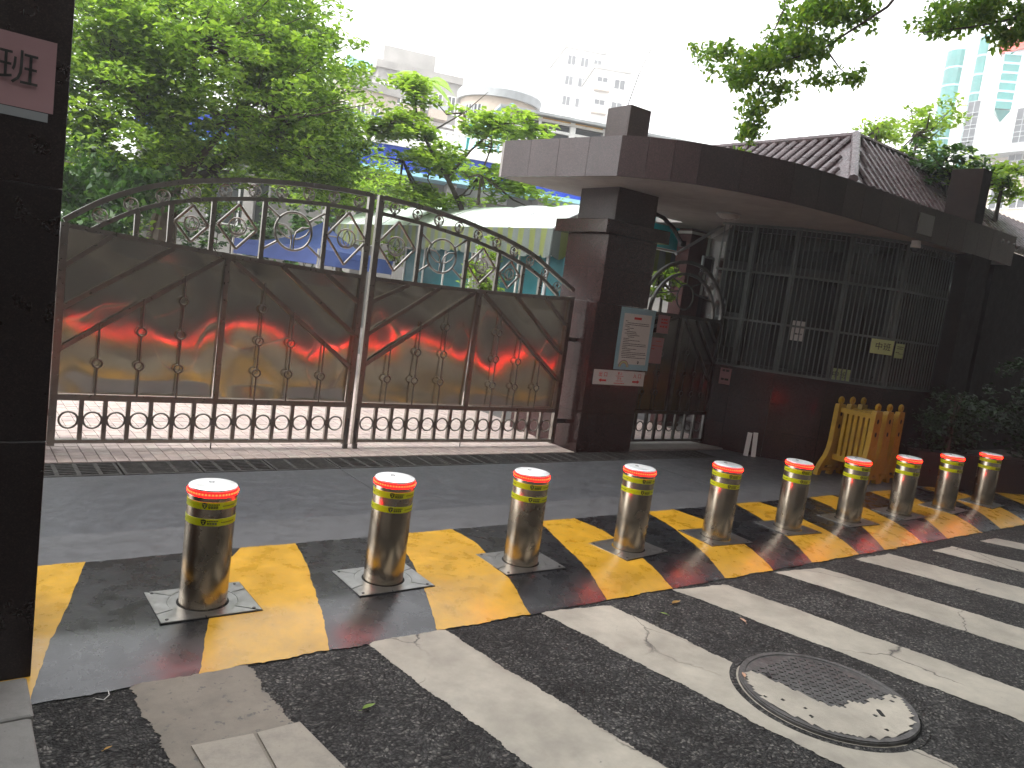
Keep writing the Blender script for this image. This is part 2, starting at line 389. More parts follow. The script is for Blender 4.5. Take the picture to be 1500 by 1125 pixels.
def thing(name, label, cat, loc=(0, 0, 0), rz=0.0, group=None):
    o = bpy.data.objects.new(name, None); COL.objects.link(o); o.empty_display_size = .1
    o.location = loc; o.rotation_euler = (0, 0, rz); WM[o.name] = Matrix.Translation(Vector(loc)) @ Matrix.Rotation(rz, 4, 'Z')
    o['label'] = label; o['category'] = cat
    if group: o['group'] = group
    return o
def tag(o, label, cat, group=None):
    o['label'] = label; o['category'] = cat
    if group: o['group'] = group
    return o
def dup(root, loc, rz, label, group=None):
    def cp(o, par):
        c = o.copy(); COL.objects.link(c)
        if par is not None: c.parent = par
        for ch in o.children: cp(ch, c)
        return c
    r = cp(root, None); r.location = loc; r.rotation_euler = (0, 0, rz); r['label'] = label
    if group: r['group'] = group
    WM[r.name] = Matrix.Translation(Vector(loc)) @ Matrix.Rotation(rz, 4, 'Z')
    return r
def share(name, me, parent, loc, rot=(0, 0, 0), scale=(1, 1, 1)):
    o = bpy.data.objects.new(name, me); COL.objects.link(o); o.parent = parent
    o.location = loc; o.rotation_euler = rot; o.scale = scale; WM[o.name] = WM[parent.name]
    return o
def text(s, size, mat, parent, name='lettering', mw=None, depth=0.0008, align='CENTER'):
    cu = bpy.data.curves.new(name, 'FONT'); cu.body = s; cu.size = size; cu.align_x = align; cu.align_y = 'CENTER'; cu.extrude = depth; cu.resolution_u = 3
    tmp = bpy.data.objects.new('tmp', cu); COL.objects.link(tmp)
    dg = bpy.context.evaluated_depsgraph_get(); me = bpy.data.meshes.new_from_object(tmp.evaluated_get(dg))
    bpy.data.objects.remove(tmp); bpy.data.curves.remove(cu)
    me.name = name; me.materials.clear(); me.materials.append(MT[mat]); me.transform(mw)
    return link(name, me, parent)

# leaf clouds -----------------------------------------------------------------
def leaf_mesh(name, centers, L, ratio=0.55, up=0.6, droop=0.25):
    """centres (n,3) -> one mesh of folded leaf-shaped faces"""
    n = len(centers); c = np.asarray(centers)
    nrm = rng.normal(size=(n, 3)); nrm /= np.linalg.norm(nrm, axis=1)[:, None]; nrm = nrm*(1-up)+np.array([0, 0, up]); nrm /= np.linalg.norm(nrm, axis=1)[:, None]
    t = rng.normal(size=(n, 3)); t[:, 2] -= droop; t -= (t*nrm).sum(1)[:, None]*nrm; t /= np.linalg.norm(t, axis=1)[:, None]
    b = np.cross(nrm, t); l = (L*rng.uniform(.6, 1.25, n))[:, None]; w = l*ratio
    tip = c+t*l*.5-nrm*l*.10; base = c-t*l*.5-nrm*l*.04
    s1 = c+b*w*.5+nrm*l*.07-t*l*.06; s2 = c-b*w*.5+nrm*l*.07-t*l*.06
    V = np.stack([base, s1, tip, s2], 1).reshape(-1, 3)
    me = bpy.data.meshes.new(name); me.vertices.add(4*n); me.loops.add(4*n); me.polygons.add(n)
    me.vertices.foreach_set('co', V.ravel().astype(np.float32)); me.loops.foreach_set('vertex_index', np.arange(4*n, dtype=np.int32))
    me.polygons.foreach_set('loop_start', np.arange(0, 4*n, 4, dtype=np.int32)); me.polygons.foreach_set('loop_total', np.full(n, 4, dtype=np.int32))
    me.update(calc_edges=True); return me
def clump_points(centers, radii, per, flat=0.5):
    out = []
    for c, r in zip(centers, radii):
        k = max(3, int(per*rng.uniform(.6, 1.3))); p = rng.normal(size=(k, 3)); p /= np.linalg.norm(p, axis=1)[:, None]
        p *= (rng.uniform(0, 1, k)**.45)[:, None]*r; p[:, 2] *= flat
        out.append(p+np.asarray(c))
    return np.concatenate(out)
def ell_clumps(n, center, rad, shell=.55, zmin=-1.0, lump=.25):
    ph = rng.uniform(0, 6.28, 6); out = []
    while len(out) < n:
        d = rng.normal(size=3); d /= np.linalg.norm(d)
        if d[2] < zmin: continue
        k = 1+lump*(math.sin(3*math.atan2(d[1], d[0])+ph[0])*.6+math.sin(5*d[2]+ph[1]+2*d[0])*.5+math.sin(7*d[0]+4*d[1]+ph[2])*.4)
        q = rng.uniform(shell, 1)**.8*k
        out.append(np.array(center)+d*q*np.array(rad))
    return np.array(out)

# =================================================================== GROUND
def mesh_obj(name, vs, fs, mat, kind=None, parent=None):
    b = MB(); b.add(vs, fs); return b.build(name, mat, parent, True, kind=kind)
mesh_obj('ground', [(-600, -600, -.14), (900, -600, -.14), (900, 900, -.14), (-600, 900, -.14)], [(0, 1, 2, 3)], 'concrete2', 'structure')
ROADZ = -.075
road = mesh_obj('road', [(-40, -14, ROADZ), (60, -14, ROADZ), (60, 3.24, ROADZ), (-40, 3.24, ROADZ)], [(0, 1, 2, 3)], 'asphalt', 'structure')
# concrete forecourt between the painted ramp and the gate drain
def ramp_z(y):
    if y >= 3.62: return 0.0
    if y <= 3.18: return -.069
    t = (3.62-y)/(3.62-3.18); return -.069*t**1.7
YS = [3.18, 3.23, 3.28, 3.33, 3.38, 3.43, 3.48, 3.53, 3.62, 4.15, 4.41]
b = MB()
for x0, x1, y0, y1 in ((-8, 2.9, 4.41, 6.1), (2.9, 6.6, 4.41, 6.1), (6.6, 16, 4.41, 6.1)):
    b.bx(x0+.003, x1-.003, y0, y1, -.13, -.004)
forecourt = b.build('forecourt', 'concrete', kind='structure')
MT['concrete_lt'] = concrete_mat('front_strip_concrete', (.105, .107, .111), .5)
MB().bx(-7.9, 12, 4.395, 4.86, -.05, -.0005).build('front_strip', 'concrete_lt', forecourt)
b = MB(); n = len(YS)
vs = [(x, y, ramp_z(y)-.006) for x in (-6, 16) for y in YS]; b.add(vs, [(i, i+n, i+n+1, i+1) for i in range(n-1)])
b.add([(-6, 3.18, -.075), (16, 3.18, -.075), (16, 3.18, -.2), (-6, 3.18, -.2)], [(0, 1, 2, 3)])
rampo = b.build('entrance_ramp', 'concrete', kind='structure')
# painted stripes: boundaries x at back, bend and front (y 4.41, 4.1, 3.18)
BND = [(-.6, -.66, -.95), (.10, .06, -.23), (.70, .62, .35), (1.52, 1.3, .97), (1.86, 1.80, 1.56), (2.50, 2.47, 2.16), (3.01, 3.02, 2.77), (3.80, 3.70, 3.38), (4.17, 4.20, 3.97),
       (5.00, 4.93, 4.53), (5.36, 5.40, 5.10), (6.25, 6.12, 5.62), (6.62, 6.62, 6.33), (7.5, 7.4, 6.75), (7.95, 7.9, 7.45), (8.75, 8.65, 7.95), (9.2, 9.15, 8.72), (10.0, 9.9, 9.2), (10.45, 10.4, 9.95), (11.3, 11.2, 10.5), (11.8, 11.7, 11.2)]
def bnd(k, y):
    a, m_, f = BND[k]
    if y > 4.1: return m_+(a-m_)*(y-4.1)/.31
    return f+(m_-f)*(y-3.18)/.92
names = {0: 'black', 1: 'yellow'}
YP = list(np.linspace(3.176, 3.62, 24))+list(np.linspace(3.66, 4.41, 16))
def wob(seed, amp):
    r = random.Random(seed); ph = [r.uniform(0, 6.28) for _ in range(4)]
    return lambda q: amp*(math.sin(9*q+ph[0])*.5+math.sin(23*q+ph[1])*.35+math.sin(57*q+ph[2])*.25+r.uniform(-.4, .4))
for k in range(len(BND)-1):
    yel = (k % 2 == 1)
    wl, wr = wob(k*3, .006), wob((k+1)*3, .006); b = MB(); vs = []
    nx = 30
    for i, y in enumerate(YP):
        xl, xr = bnd(k, y)+wl(y), bnd(k+1, y)+wr(y)
        for j in range(nx+1):
            x = xl+(xr-xl)*j/nx; yy = y
            if i == 0: yy = y+random.uniform(-.008, .004)+.006*math.sin(17*x+1)
            if i == len(YP)-1: yy = y+random.uniform(-.004, .004)+.004*math.sin(13*x)
            vs.append((x, yy, ramp_z(max(y, 3.18))+(.0015 if yel else .0)))
    fs = [(i*(nx+1)+j, i*(nx+1)+j+1, (i+1)*(nx+1)+j+1, (i+1)*(nx+1)+j) for i in range(len(YP)-1) for j in range(nx)]
    b.add(vs, fs); b.build('yellow_stripe' if yel else 'black_stripe', 'yellow' if yel else 'black', rampo, smooth=True)
# zebra crossing stripes, quads read off the road plane: far-left, far-right, near-right, near-left
ZS = [[(1.75, 3.20), (2.20, 3.185), (2.42, 1.72), (1.95, 1.72)], [(2.85, 3.185), (3.35, 3.11), (3.66, 1.15), (3.19, 1.15)], [(3.97, 3.16), (4.45, 3.10), (5.02, .9), (4.56, .9)],
      [(5.08, 3.15), (5.60, 3.08), (6.2, 1.2), (5.72, 1.2)], [(6.16, 3.12), (6.68, 3.1), (7.6, .9), (7.1, .9)], [(7.30, 3.02), (7.70, 3.02), (8.6, 1.4), (8.05, 1.4)], [(8.30, 3.02), (8.65, 3.02), (9.8, 1.4), (9.4, 1.4)]]
def quad_sheet(q, z, nu, nv, amp, name, mat, parent):
    q = [Vector((*p, 0)) for p in q]; vs = []; wl_, wr_ = wob(int(q[0].x*977), amp), wob(int(q[1].x*977), amp)
    for i in range(nv+1):
        v = i/nv; L = q[0].lerp(q[3], v); Rr = q[1].lerp(q[2], v)
        for j in range(nu+1):
            u = j/nu; p = L.lerp(Rr, u)
            e = wl_(p.y) if j == 0 else (wr_(p.y) if j == nu else 0)
            p += Vector((e, random.uniform(-amp, amp) if i in (0, nv) else 0, 0))
            vs.append((p.x, p.y, z+(.004 if 0 < j < nu and 0 < i < nv else 0.0)))
    b = MB(); b.add(vs, [(i*(nu+1)+j, i*(nu+1)+j+1, (i+1)*(nu+1)+j+1, (i+1)*(nu+1)+j) for i in range(nv) for j in range(nu)])
    return b.build(name, mat, parent, smooth=True)
for q in ZS: quad_sheet(q, ROADZ+.003, 14, 200, .011, 'crossing_stripe', 'white', road)
quad_sheet([(.70, 3.24), (1.17, 3.2), (1.22, 2.3), (.74, 2.3)], ROADZ+.003, 10, 120, .016, 'worn_crossing_stripe', 'whiteold', road)

# kerb stones and pale slabs at the near edge
for (x0, x1, y0, y1, lab) in ((-.45, .352, 3.03, 3.32, 'grey kerb slab against the foot of the dark pillar, upper of the two'), (-.45, .342, 2.55, 3.015, 'grey kerb slab in the bottom left corner, below the pillar slab')):
    o = MB().bx(x0, x1, y0, y1, -.2, -.030, .006).build('kerb_slab', 'stone'); tag(o, lab, 'kerb slab', 'kerb slabs by the dark pillar')
for (p, lab) in (([(.83, 2.33), (1.02, 2.30), (1.03, 2.655), (.81, 2.67)], 'pale stone slab in the road at bottom left, left of the cracked joint'), ([(1.035, 2.30), (1.26, 2.28), (1.215, 2.66), (1.045, 2.655)], 'pale stone slab in the road at bottom left, right of the cracked joint')):
    o = MB().prism(p, -.12, ROADZ+.014).build('road_slab', 'slab'); tag(o, lab, 'stone slab', 'pale slabs in the road')

# yard paving behind the drain
yard = MB().bx(-8, 16, 6.5, 40, -.13, -.008).build('yard_paving', 'tilejoint', kind='structure')
tm = MB().bx(-.0475, .0475, -.0475, .0475, -.02, 0, .003).build('tmp', 'tile'); tmesh = tm.data; bpy.data.objects.remove(tm); tmesh.name = 'paving_tile'
cnt = 0; rest = MB()
for j in range(0, 26):
    for i in range(58):
        x, y = .55+i*.1, 6.55+j*.1
        if 6.0 < x < 6.9 and 6.45 < y < 7.3: continue
        if j <= 4 and .6 < x and cnt < 290:
            share('paving_tile', tmesh, yard, (x, y, random.uniform(-.002, .001)), (random.uniform(-.006, .006), random.uniform(-.006, .006), 0)); cnt += 1
        else:
            z = random.uniform(-.002, .001); rest.bx(x-.0475, x+.0475, y-.0475, y+.0475, z-.01, z)
for i in range(22):
    for j in range(22):
        x, y = 6.95+i*.1, 6.55+j*.1; rest.bx(x-.0475, x+.0475, y-.0475, y+.0475, -.011, random.uniform(-.003, 0))
for i in range(-2, 60):
    for j in range(30):
        x, y = .55+i*.2, 9.2+j*.2; rest.bx(x-.097, x+.097, y-.097, y+.097, -.011, random.uniform(-.003, 0))
r = rest.build('paving_tiles', 'tile', yard); r['kind'] = 'stuff'

# drain grates along the gate line
def grate(kind):
    g = thing('drain_grate', 'x', 'drain grate', (0, 0, 0))
    L, Wd = .56, .36
    f = MB(); t = .02
    f.bx(-L/2, L/2, -Wd/2, -Wd/2+t, -.03, 0).bx(-L/2, L/2, Wd/2-t, Wd/2, -.03, 0).bx(-L/2, -L/2+t, -Wd/2+t, Wd/2-t, -.03, 0).bx(L/2-t, L/2, -Wd/2+t, Wd/2-t, -.03, 0)
    f.build('frame', 'cast', g)
    nb, cols = (9, 3) if kind == 0 else (7, 4)
    for c_ in range(1, cols):
        x = -L/2+L*c_/cols; MB().bx(x-.014, x+.014, -Wd/2+t, Wd/2-t, -.028, -.001).build('cross_rib', 'cast', g)
    bm_ = None
    for k in range(nb):
        y = -Wd/2+t+(Wd-2*t)*(k+.5)/nb
        if bm_ is None:
            o = MB().bx(-L/2+t, L/2-t, -.009, .009, -.025, -.003).build('slat', 'cast', g); o.location = (0, y, 0); bm_ = o.data
        else: share('slat', bm_, g, (0, y, 0))
    MB().bx(-L/2+.002, L/2-.002, -Wd/2+.002, Wd/2-.002, -.12, -.08).build('channel', 'hole', g)
    return g
g0, g1 = grate(0), grate(1)
lab = ['leftmost iron drain grate, beside the dark pillar', 'iron drain grate second from the dark pillar', 'iron drain grate behind the nearest bollard, third from dark pillar', 'fourth iron drain grate from the dark pillar', 'fifth iron drain grate from the dark pillar',
       'sixth iron drain grate, below the gate centre', 'seventh iron drain grate, just right of the gate centre', 'eighth iron drain grate along the gate', 'iron drain grate just left of the granite gate pillar', 'iron drain grate in front of the granite gate pillar', 'iron drain grate by the right corner of the granite gate pillar', 'iron drain grate in front of the small side gate', 'last iron drain grate, below the guardhouse wall']
u0 = u1 = False
for k in range(13):
    x = .90+k*.575; src = g1 if k % 2 == 0 else g0; first = (k < 2)
    if first: src.location = (x, 6.29, -.002); src['label'] = lab[k]; src['group'] = 'drain grates along the gate line'
    else: dup(src, (x, 6.29, -.002), 0, lab[k], 'drain grates along the gate line')
MB().bx(-3, .6, 6.11, 6.49, -.13, -.006).bx(8.1, 16, 6.11, 6.49, -.13, -.006).build('drain_kerb', 'concrete', kind='structure')

# manhole cover in the crossing
mc = Vector((3.64, 1.86, ROADZ)); A = .425
mh = thing('manhole_cover', 'round iron manhole cover half painted white in the zebra crossing', 'manhole cover', tuple(mc))
MB().lathe([(A+.045, .0), (A+.045, .007), (A+.012, .010), (A+.008, -.01)], n=48, close=False).build('rim', 'asphalt', mh, smooth=True)
MB().lathe([(A+.010, -.01), (A+.010, .001)], n=48).build('gap', 'hole', mh)
MB().lathe([(A, -.005), (A, .020), (A-.006, .024)], n=56).build('cover', 'lid', mh, smooth=True)
MB().lathe([(A-.004, .0245), (A-.004, .028), (A-.03, .028), (A-.032, .0245)], n=56, close=False).build('edge_ring', 'lid', mh, smooth=True)
studs = MB()
for i in range(-9, 10):
    for j in range(-9, 10):
        x, y = i*.034, j*.034
        if math.hypot(x, y) < A-.05: studs.box((x, y, .026), (.022, .008, .004), Euler((0, 0, RAD(45 if (i+j) % 2 else -45))))
studs.build('tread_pattern', 'lid', mh)
pts = []
ptA = []
for k in range(60):   # the white paint that runs on over the lid: everything left of a line and below a second one
    pass
b = MB(); fs = []; grid = {}; vs = []
N_ = 44
for i in range(N_+1):
    for j in range(N_+1):
        x, y = -A+2*A*i/N_, -A+2*A*j/N_
        grid[(i, j)] = len(vs); vs.append((x+random.uniform(-.003, .003), y+random.uniform(-.003, .003), .0292))
for i in range(N_):
    for j in range(N_):
        x, y = -A+2*A*(i+.5)/N_, -A+2*A*(j+.5)/N_
        wx = x+mc.x; wy = y+mc.y
        left = wx < 3.44+(2.19-wy)*.20+.006*math.sin(60*wy)
        low = wy < 1.76-.16*(wx-3.52)+.014*math.sin(45*wx)+.008*math.sin(110*wx)
        if math.hypot(x, y) < A-.035+.006*math.sin(31*math.atan2(y, x)) and (left or low) and random.random() < .985:
            fs.append((grid[(i, j)], grid[(i+1, j)], grid[(i+1, j+1)], grid[(i, j+1)]))
b.add(vs, fs); b.build('white_paint', 'white', mh)
MB().box((.08, -.24, .0305), (.07, .03, .003), Euler((0, 0, .9)), .006).build('lift_slot', 'hole', mh)
MB().box((-.14, .24, .0305), (.05, .022, .003), Euler((0, 0, .9)), .006).build('lift_slot', 'hole', mh)

# fallen leaves
def fallen(p, L, rz, mat, label):
    b = MB(); n = 8; vs = []
    for i in range(n+1):
        t = i/n; w = .34*math.sin(math.pi*min(1, t*1.02))**.8*(1-.25*t)
        for s_ in (-1, 0, 1): vs.append(((t-.5)*L, s_*w*L*.5, .006+.10*L*abs(s_)*math.sin(3*t+.4)+.05*L*(t-.5)**2*4))
    b.add(vs, [(i*3+j, i*3+j+1, i*3+j+4, i*3+j+3) for i in range(n) for j in range(2)])
    t = thing('fallen_leaf', label, 'leaf', p, rz, 'fallen leaves on the road')
    b.build('blade', mat, t, smooth=True); MB().tube([(-.5*L, 0, .006), (-.72*L, .03*L, .008)], .0012, 4).build('stalk', mat, t)
for px, py, L, rz, mm, lb in ((540, 1037, .075, .3, 'leafgreen', 'curled green leaf on the asphalt between two zebra stripes'), (990, 884, .10, .2, 'leafdry', 'flat yellow leaf on asphalt at the top of a zebra gap'), (1088, 910, .07, 1.2, 'leafpink', 'small brown curled leaf on a zebra stripe edge'),
                              (1088, 997, .065, .8, 'leafpink', 'pale brown leaf lying on the manhole rim'), (1313, 801, .06, .1, 'leafdry', 'yellowish leaf on the black ramp stripe'), (972, 900, .05, 2, 'leafgreen', 'tiny green leaf scrap beside the flat yellow leaf'), (158, 1098, .035, .5, 'leafdry', 'tiny yellow leaf scrap on asphalt near the kerb slabs')):
    w = on_z(px, py, ROADZ+.003); z = ROADZ+.002
    if mm == 'leafpink' and py > 950: z = ROADZ+.026
    if py < 830: w = on_z(px, py, -.04); z = ramp_z(w.y)+.003
    fallen((w.x, w.y, z), L, rz, mm, lb)
# a bent twig on the asphalt near the pillar
tw = [on_z(x, y, ROADZ+.006) for x, y in ((140, 1023), (152, 1025), (160, 1018), (158, 1010))]
o = MB().tube(tw, .002, 5).build('twig', 'wpaper'); tag(o, 'thin pale twig curled on asphalt near the painted ramp', 'twig')
print('ground done')

# =================================================================== BOLLARDS
def cyl_patch(b, poly, r, z0, dirang, n=1):
    """flat polygon given as (arc metres, height) laid on a cylinder"""
    vs = []
    for a, h in poly:
        th = dirang+a/r; vs.append((r*math.cos(th), r*math.sin(th), z0+h))
    b.add(vs, [tuple(range(len(vs)))])
def cyl_bar(b, a0, a1, h0, h1, r, z0, dirang, slant=0.0):
    n = max(1, int(abs(a1-a0)/.006))
    for i in range(n):
        u, v = a0+(a1-a0)*i/n, a0+(a1-a0)*(i+1)/n
        cyl_patch(b, [(u, h0), (v, h0), (v+slant, h1), (u+slant, h1)], r, z0, dirang)
BR, BH = .113, .60
def make_bollard():
    t = thing('bollard', 'x', 'bollard')
    MB().lathe([(BR, 0.0), (BR, .560), (BR-.002, .563)], n=56, close=False).build('body', 'bollard', t, smooth=True)
    MB().lathe([(BR+.0005, .563), (BR+.0025, .565), (BR+.0025, .588), (BR, .590)], n=56, close=False).build('light_ring', 'ledring', t, smooth=True)
    lr = t.children[-1]
    d = MB()
    for k in range(46):
        th = 2*math.pi*(k+.5)/46; c = Vector(((BR+.003)*math.cos(th), (BR+.003)*math.sin(th), .5775))
        d.box(c, (.003, .0075, .0085), Euler((0, 0, th)), .0)
    d.build('led', 'led', lr)
    MB().lathe([(BR, .590), (BR+.001, .593), (BR-.001, .599), (BR-.006, .602), (BR*.6, .603), (.001, .6035)], n=56, close=False).build('cap', 'cap', t, smooth=True)
    MB().ring((0, .03, .604), .012, .0015, 'Z', 14, 4).build('cap_screw', 'cast', t)
    for z0 in (.506, .425):
        bd = MB().lathe([(BR+.0004, z0), (BR+.0016, z0+.001), (BR+.0016, z0+.035), (BR+.0004, z0+.036)], n=56, close=False).build('reflective_band', 'band', t, smooth=True)
        ink = MB(); R = BR+.0024
        for da in (-122, -10, 100):
            D = RAD(da); hz = z0+.003
            cyl_patch(ink, [(-.013, .024), (-.010, .028), (0, .030), (.010, .028), (.013, .024), (.011, .012), (.006, .005), (0, .0), (-.006, .005), (-.011, .012)], R, hz, D)
            for q in range(7): cyl_bar(ink, .016+q*.0075, .0215+q*.0075, .019, .025, R, hz, D, .0015)
            for q in range(4):
                a = .016+q*.0115
                cyl_bar(ink, a, a+.010, .012, .0155, R, hz, D, .001); cyl_bar(ink, a, a+.010, .004, .0075, R, hz, D, .001); cyl_bar(ink, a+.001, a+.004, .004, .0155, R, hz, D, .001); cyl_bar(ink, a+.006, a+.0095, .004, .0155, R, hz, D, .001)
            for q in range(11): cyl_bar(ink, .082+q*.0068, .0868+q*.0068, .012, .0165, R, hz, D, .001)
        ink.build('print', 'ink', bd, kind='stuff')
        wh = MB()
        for da in (-122, -10, 100):
            cyl_patch(wh, [(-.009, .020), (.009, .020), (.009, .0225), (-.009, .0225)], R+.0006, z0+.003, RAD(da)); cyl_patch(wh, [(-.003, .008), (.003, .008), (.002, .018), (-.002, .018)], R+.0006, z0+.003, RAD(da))
        wh.build('emblem_mark', 'band', bd, kind='stuff')
    MB().lathe([(BR+.008, -.004), (BR+.010, .004), (BR+.05, .004), (BR+.052, -.004)], n=48, close=False).build('collar', 'plate', t, smooth=True)
    MB().lathe([(BR+.0005, -.004), (BR+.0075, -.002)], n=48, close=False).build('seal', 'hole', t, smooth=True)
    HX, HY = .232, .182; r0 = BR+.052
    me = None
    def sector(a0, a1, n=8):
        P = []
        def sq(a):
            c, s = math.cos(a), math.sin(a); k = min(HX/max(abs(c), 1e-6), HY/max(abs(s), 1e-6)); return (c*k, s*k)
        angs = [a0+(a1-a0)*i/n for i in range(n+1)]
        cq = math.atan2(HY, HX)
        for qa in (cq, math.pi-cq, math.pi+cq, 2*math.pi-cq, 2*math.pi+cq):
            if a0 < qa < a1: angs.append(qa)
        angs.sort()
        P = [(r0*math.cos(a), r0*math.sin(a)) for a in reversed(angs)]+[sq(a) for a in angs]
        return P
    for k in range(6):
        a0 = RAD(20+60*k)+.017; a1 = RAD(80+60*k)-.017
        MB().prism(sector(a0, a1), -.02, .0055).build('plate_segment', 'plate', t)
    MB().bx(-HX-.005, HX+.005, -HY-.005, HY+.005, -.03, .002).build('plate_bed', 'hole', t)
    for sx in (-1, 1):
        for sy in (-1, 1): MB().lathe([(.008, .004), (.008, .0085), (.001, .009)], (sx*(HX-.03), sy*(HY-.025), 0), 10, False).build('bolt', 'cast', t)
    return t
words = ['tallest looking steel bollard nearest the dark pillar, its cap glaring white', 'second steel bollard from the dark pillar, before the gate centre', 'third steel bollard from the dark pillar, left of the granite gate pillar', 'fourth steel bollard, in front of the granite gate pillar foot', 'fifth steel bollard from the dark pillar, before the small side gate',
         'sixth steel bollard from the dark pillar, below the left end of the grille', 'seventh steel bollard, standing in front of the yellow plastic barriers', 'eighth steel bollard, just right of the yellow plastic barriers', 'ninth steel bollard, second from the far end of the row', 'last steel bollard at the far end of the row, by the planter']
bol = make_bollard()
for i in range(10):
    x = 1.125+i*.994; y = 3.735
    if i == 0: bol.location = (x, y, .0); bol['label'] = words[0]; bol['group'] = 'lit bollards across the entrance'
    else: dup(bol, (x, y, .0), RAD(random.uniform(-7, 7)), words[i], 'lit bollards across the entrance').rotation_euler = (RAD(random.uniform(-.5, .5)), RAD(random.uniform(-.5, .5)), RAD(random.uniform(-7, 7)))

# =================================================================== NEAR PILLAR
pl = thing('gate_pillar', 'tall dark granite pillar at the left edge carrying a pink notice', 'pillar', (-.05, 3.75, 0))
PX0, PX1, PY0, PY1 = -.55, .366, 3.325, 4.10
MB().bx(PX0+.012, PX1-.012, PY0+.012, PY1-.012, -.15, 4.2).build('core', 'granite_dark', pl, False)
for z0, z1 in ((-.15, .915), (.918, 1.86), (1.863, 2.80), (2.803, 3.8)):
    MB().bx(PX0, PX1, PY0, PY0+.02, z0, z1, .002).build('stone_panel', 'granite_dark', pl, False)
    MB().bx(PX1-.02, PX1, PY0+.021, PY1, z0, z1, .002).build('stone_panel', 'granite_dark', pl, False)
def rz_plane(loc, rz=0, tilt=0):   # local text XY -> upright plane facing -Y (rotated by rz)
    return Matrix.Translation(Vector(loc)) @ Matrix.Rotation(rz, 4, 'Z') @ Matrix.Rotation(RAD(90), 4, 'X') @ Matrix.Rotation(tilt, 4, 'Z')
def sheet(w, h, nx=6, nz=6, bow=.004, th=.0006):
    b = MB(); vs = []
    for i in range(nz+1):
        for j in range(nx+1):
            u, v = j/nx-.5, i/nz-.5; vs.append((u*w, -bow*((2*abs(u))**3+(2*abs(v))**3)*.5*(1 if (u*v) < .1 else 1.6), v*h))
    b.add(vs, [(i*(nx+1)+j, i*(nx+1)+j+1, (i+1)*(nx+1)+j+1, (i+1)*(nx+1)+j) for i in range(nz) for j in range(nx)])
    return b
def paper(name, label, cat, loc, rz, w, h, mat, bow=.004, tilt=0.0):
    t = thing(name, label, cat, loc, rz); t.rotation_euler = (0, tilt, rz)
    WM[t.name] = Matrix.Translation(Vector(loc)) @ Euler((0, tilt, rz)).to_matrix().to_4x4()
    sheet(w, h, bow=bow).build('sheet', mat, t); return t
def ptext(t, s, size, x, z, mat='ink', name='lettering'):
    return text(s, size, mat, t, name, Matrix.Translation(Vector((x, -.008, z))) @ Matrix.Rotation(RAD(90), 4, 'X'))
def plines(t, rows, mat='ink', name='small_print'):
    b = MB()
    for x0, x1, z, h in rows:
        x = x0
        while x < x1:
            l = random.uniform(.35, 1.0)*h*3; e = min(x+l, x1); b.bx(x, e, -.0084, -.0076, z-h/2, z+h/2); x = e+h*random.uniform(.3, .8)
    return b.build(name, mat, t, kind='stuff')
p = paper('paper_notice', 'pink paper notice with a black character on the dark pillar', 'notice', (.155, PY0-.004, 2.24), 0, .33, .245, 'pink', .003)
ptext(p, '班', .125, .055, .002)
MB().bx(-.15, .15, -.003, -.001, -.155, -.125).build('glue_stain', 'gmetal', p)
# =================================================================== MAIN GATE
GA = RAD(-1.2); GO = (0.8, 6.9, 0)
OUT = [(-.02, 1.80), (0.02, 1.836), (.259, 2.013), (.514, 2.146), (.816, 2.254), (1.305, 2.36), (1.81, 2.42), (2.15, 2.44), (2.522, 2.447), (3.032, 2.425), (3.517, 2.372), (4.012, 2.28), (4.432, 2.165), (4.839, 1.96), (5.08, 1.76)]
INN = [(.17, 1.755), (.189, 1.774), (.458, 1.952), (.674, 2.05), (.933, 2.127), (1.319, 2.204), (1.61, 2.245), (2.045, 2.283), (2.493, 2.292), (2.72, 2.290), (3.053, 2.270), (3.608, 2.205), (4.036, 2.122), (4.382, 2.02), (4.63, 1.91), (4.856, 1.765), (4.88, 1.74)]
def interp(P, s0, s1, n):
    xs = [p[0] for p in P]; zs = [p[1] for p in P]
    out = []
    for i in range(n+1):
        s = s0+(s1-s0)*i/n
        k = max(1, min(len(P)-2, next((j for j in range(len(xs)) if xs[j] > s), len(xs)-1)))
        # catmull-like: quadratic blend of two neighbouring linear fits
        def lin(a, b): return zs[a]+(zs[b]-zs[a])*(s-xs[a])/(xs[b]-xs[a])
        k = max(1, min(len(P)-1, k)); out.append((s, lin(k-1, k)))
    return out
def smooth(pl, it=3):
    z = [p[1] for p in pl]
    for _ in range(it): z = [z[0]]+[(z[i-1]+2*z[i]+z[i+1])/4 for i in range(1, len(z)-1)]+[z[-1]]
    return [(p[0], q) for p, q in zip(pl, z)]
def railz(s): return 1.672+.085*((s-2.75)/2.6)**2
def flower(b, c, r):
    cx, cz = c
    b.ring((cx, 0, cz), r, .006, 'Y', 20, 5)
    b.ring((cx, 0, cz+r*.38), r*.2, .009, 'Y', 8, 5)
    b.tube([(cx, 0, cz-r), (cx, 0, cz+r*.3)], .0045, 5)
    for s_ in (-1, 1):
        A = [(cx, 0, cz-r*.95), (cx+s_*r*.55, 0, cz-r*.55), (cx+s_*r*.92, 0, cz+r*.05)]; b.tube(A, .0045, 5)
        b.tube([(cx, 0, cz-r*.95), (cx+s_*r*.22, 0, cz-r*.25), (cx+s_*r*.88, 0, cz+r*.05)], .0045, 5)
def lens(b, c, r):
    cx, cz = c
    b.ring((cx, 0, cz), r, .008, 'Y', 22, 5)
    for s_ in (-1, 1):
        b.tube([(cx, 0, cz-r*.9), (cx+s_*r*.42, 0, cz-r*.1), (cx+s_*r*.33, 0, cz+r*.35), (cx, 0, cz+r*.85)], .005, 5)
        b.tube([(cx, 0, cz-r*.95), (cx+s_*r*.6, 0, cz-r*.6), (cx+s_*r*.75, 0, cz+.1*r)], .005, 5)
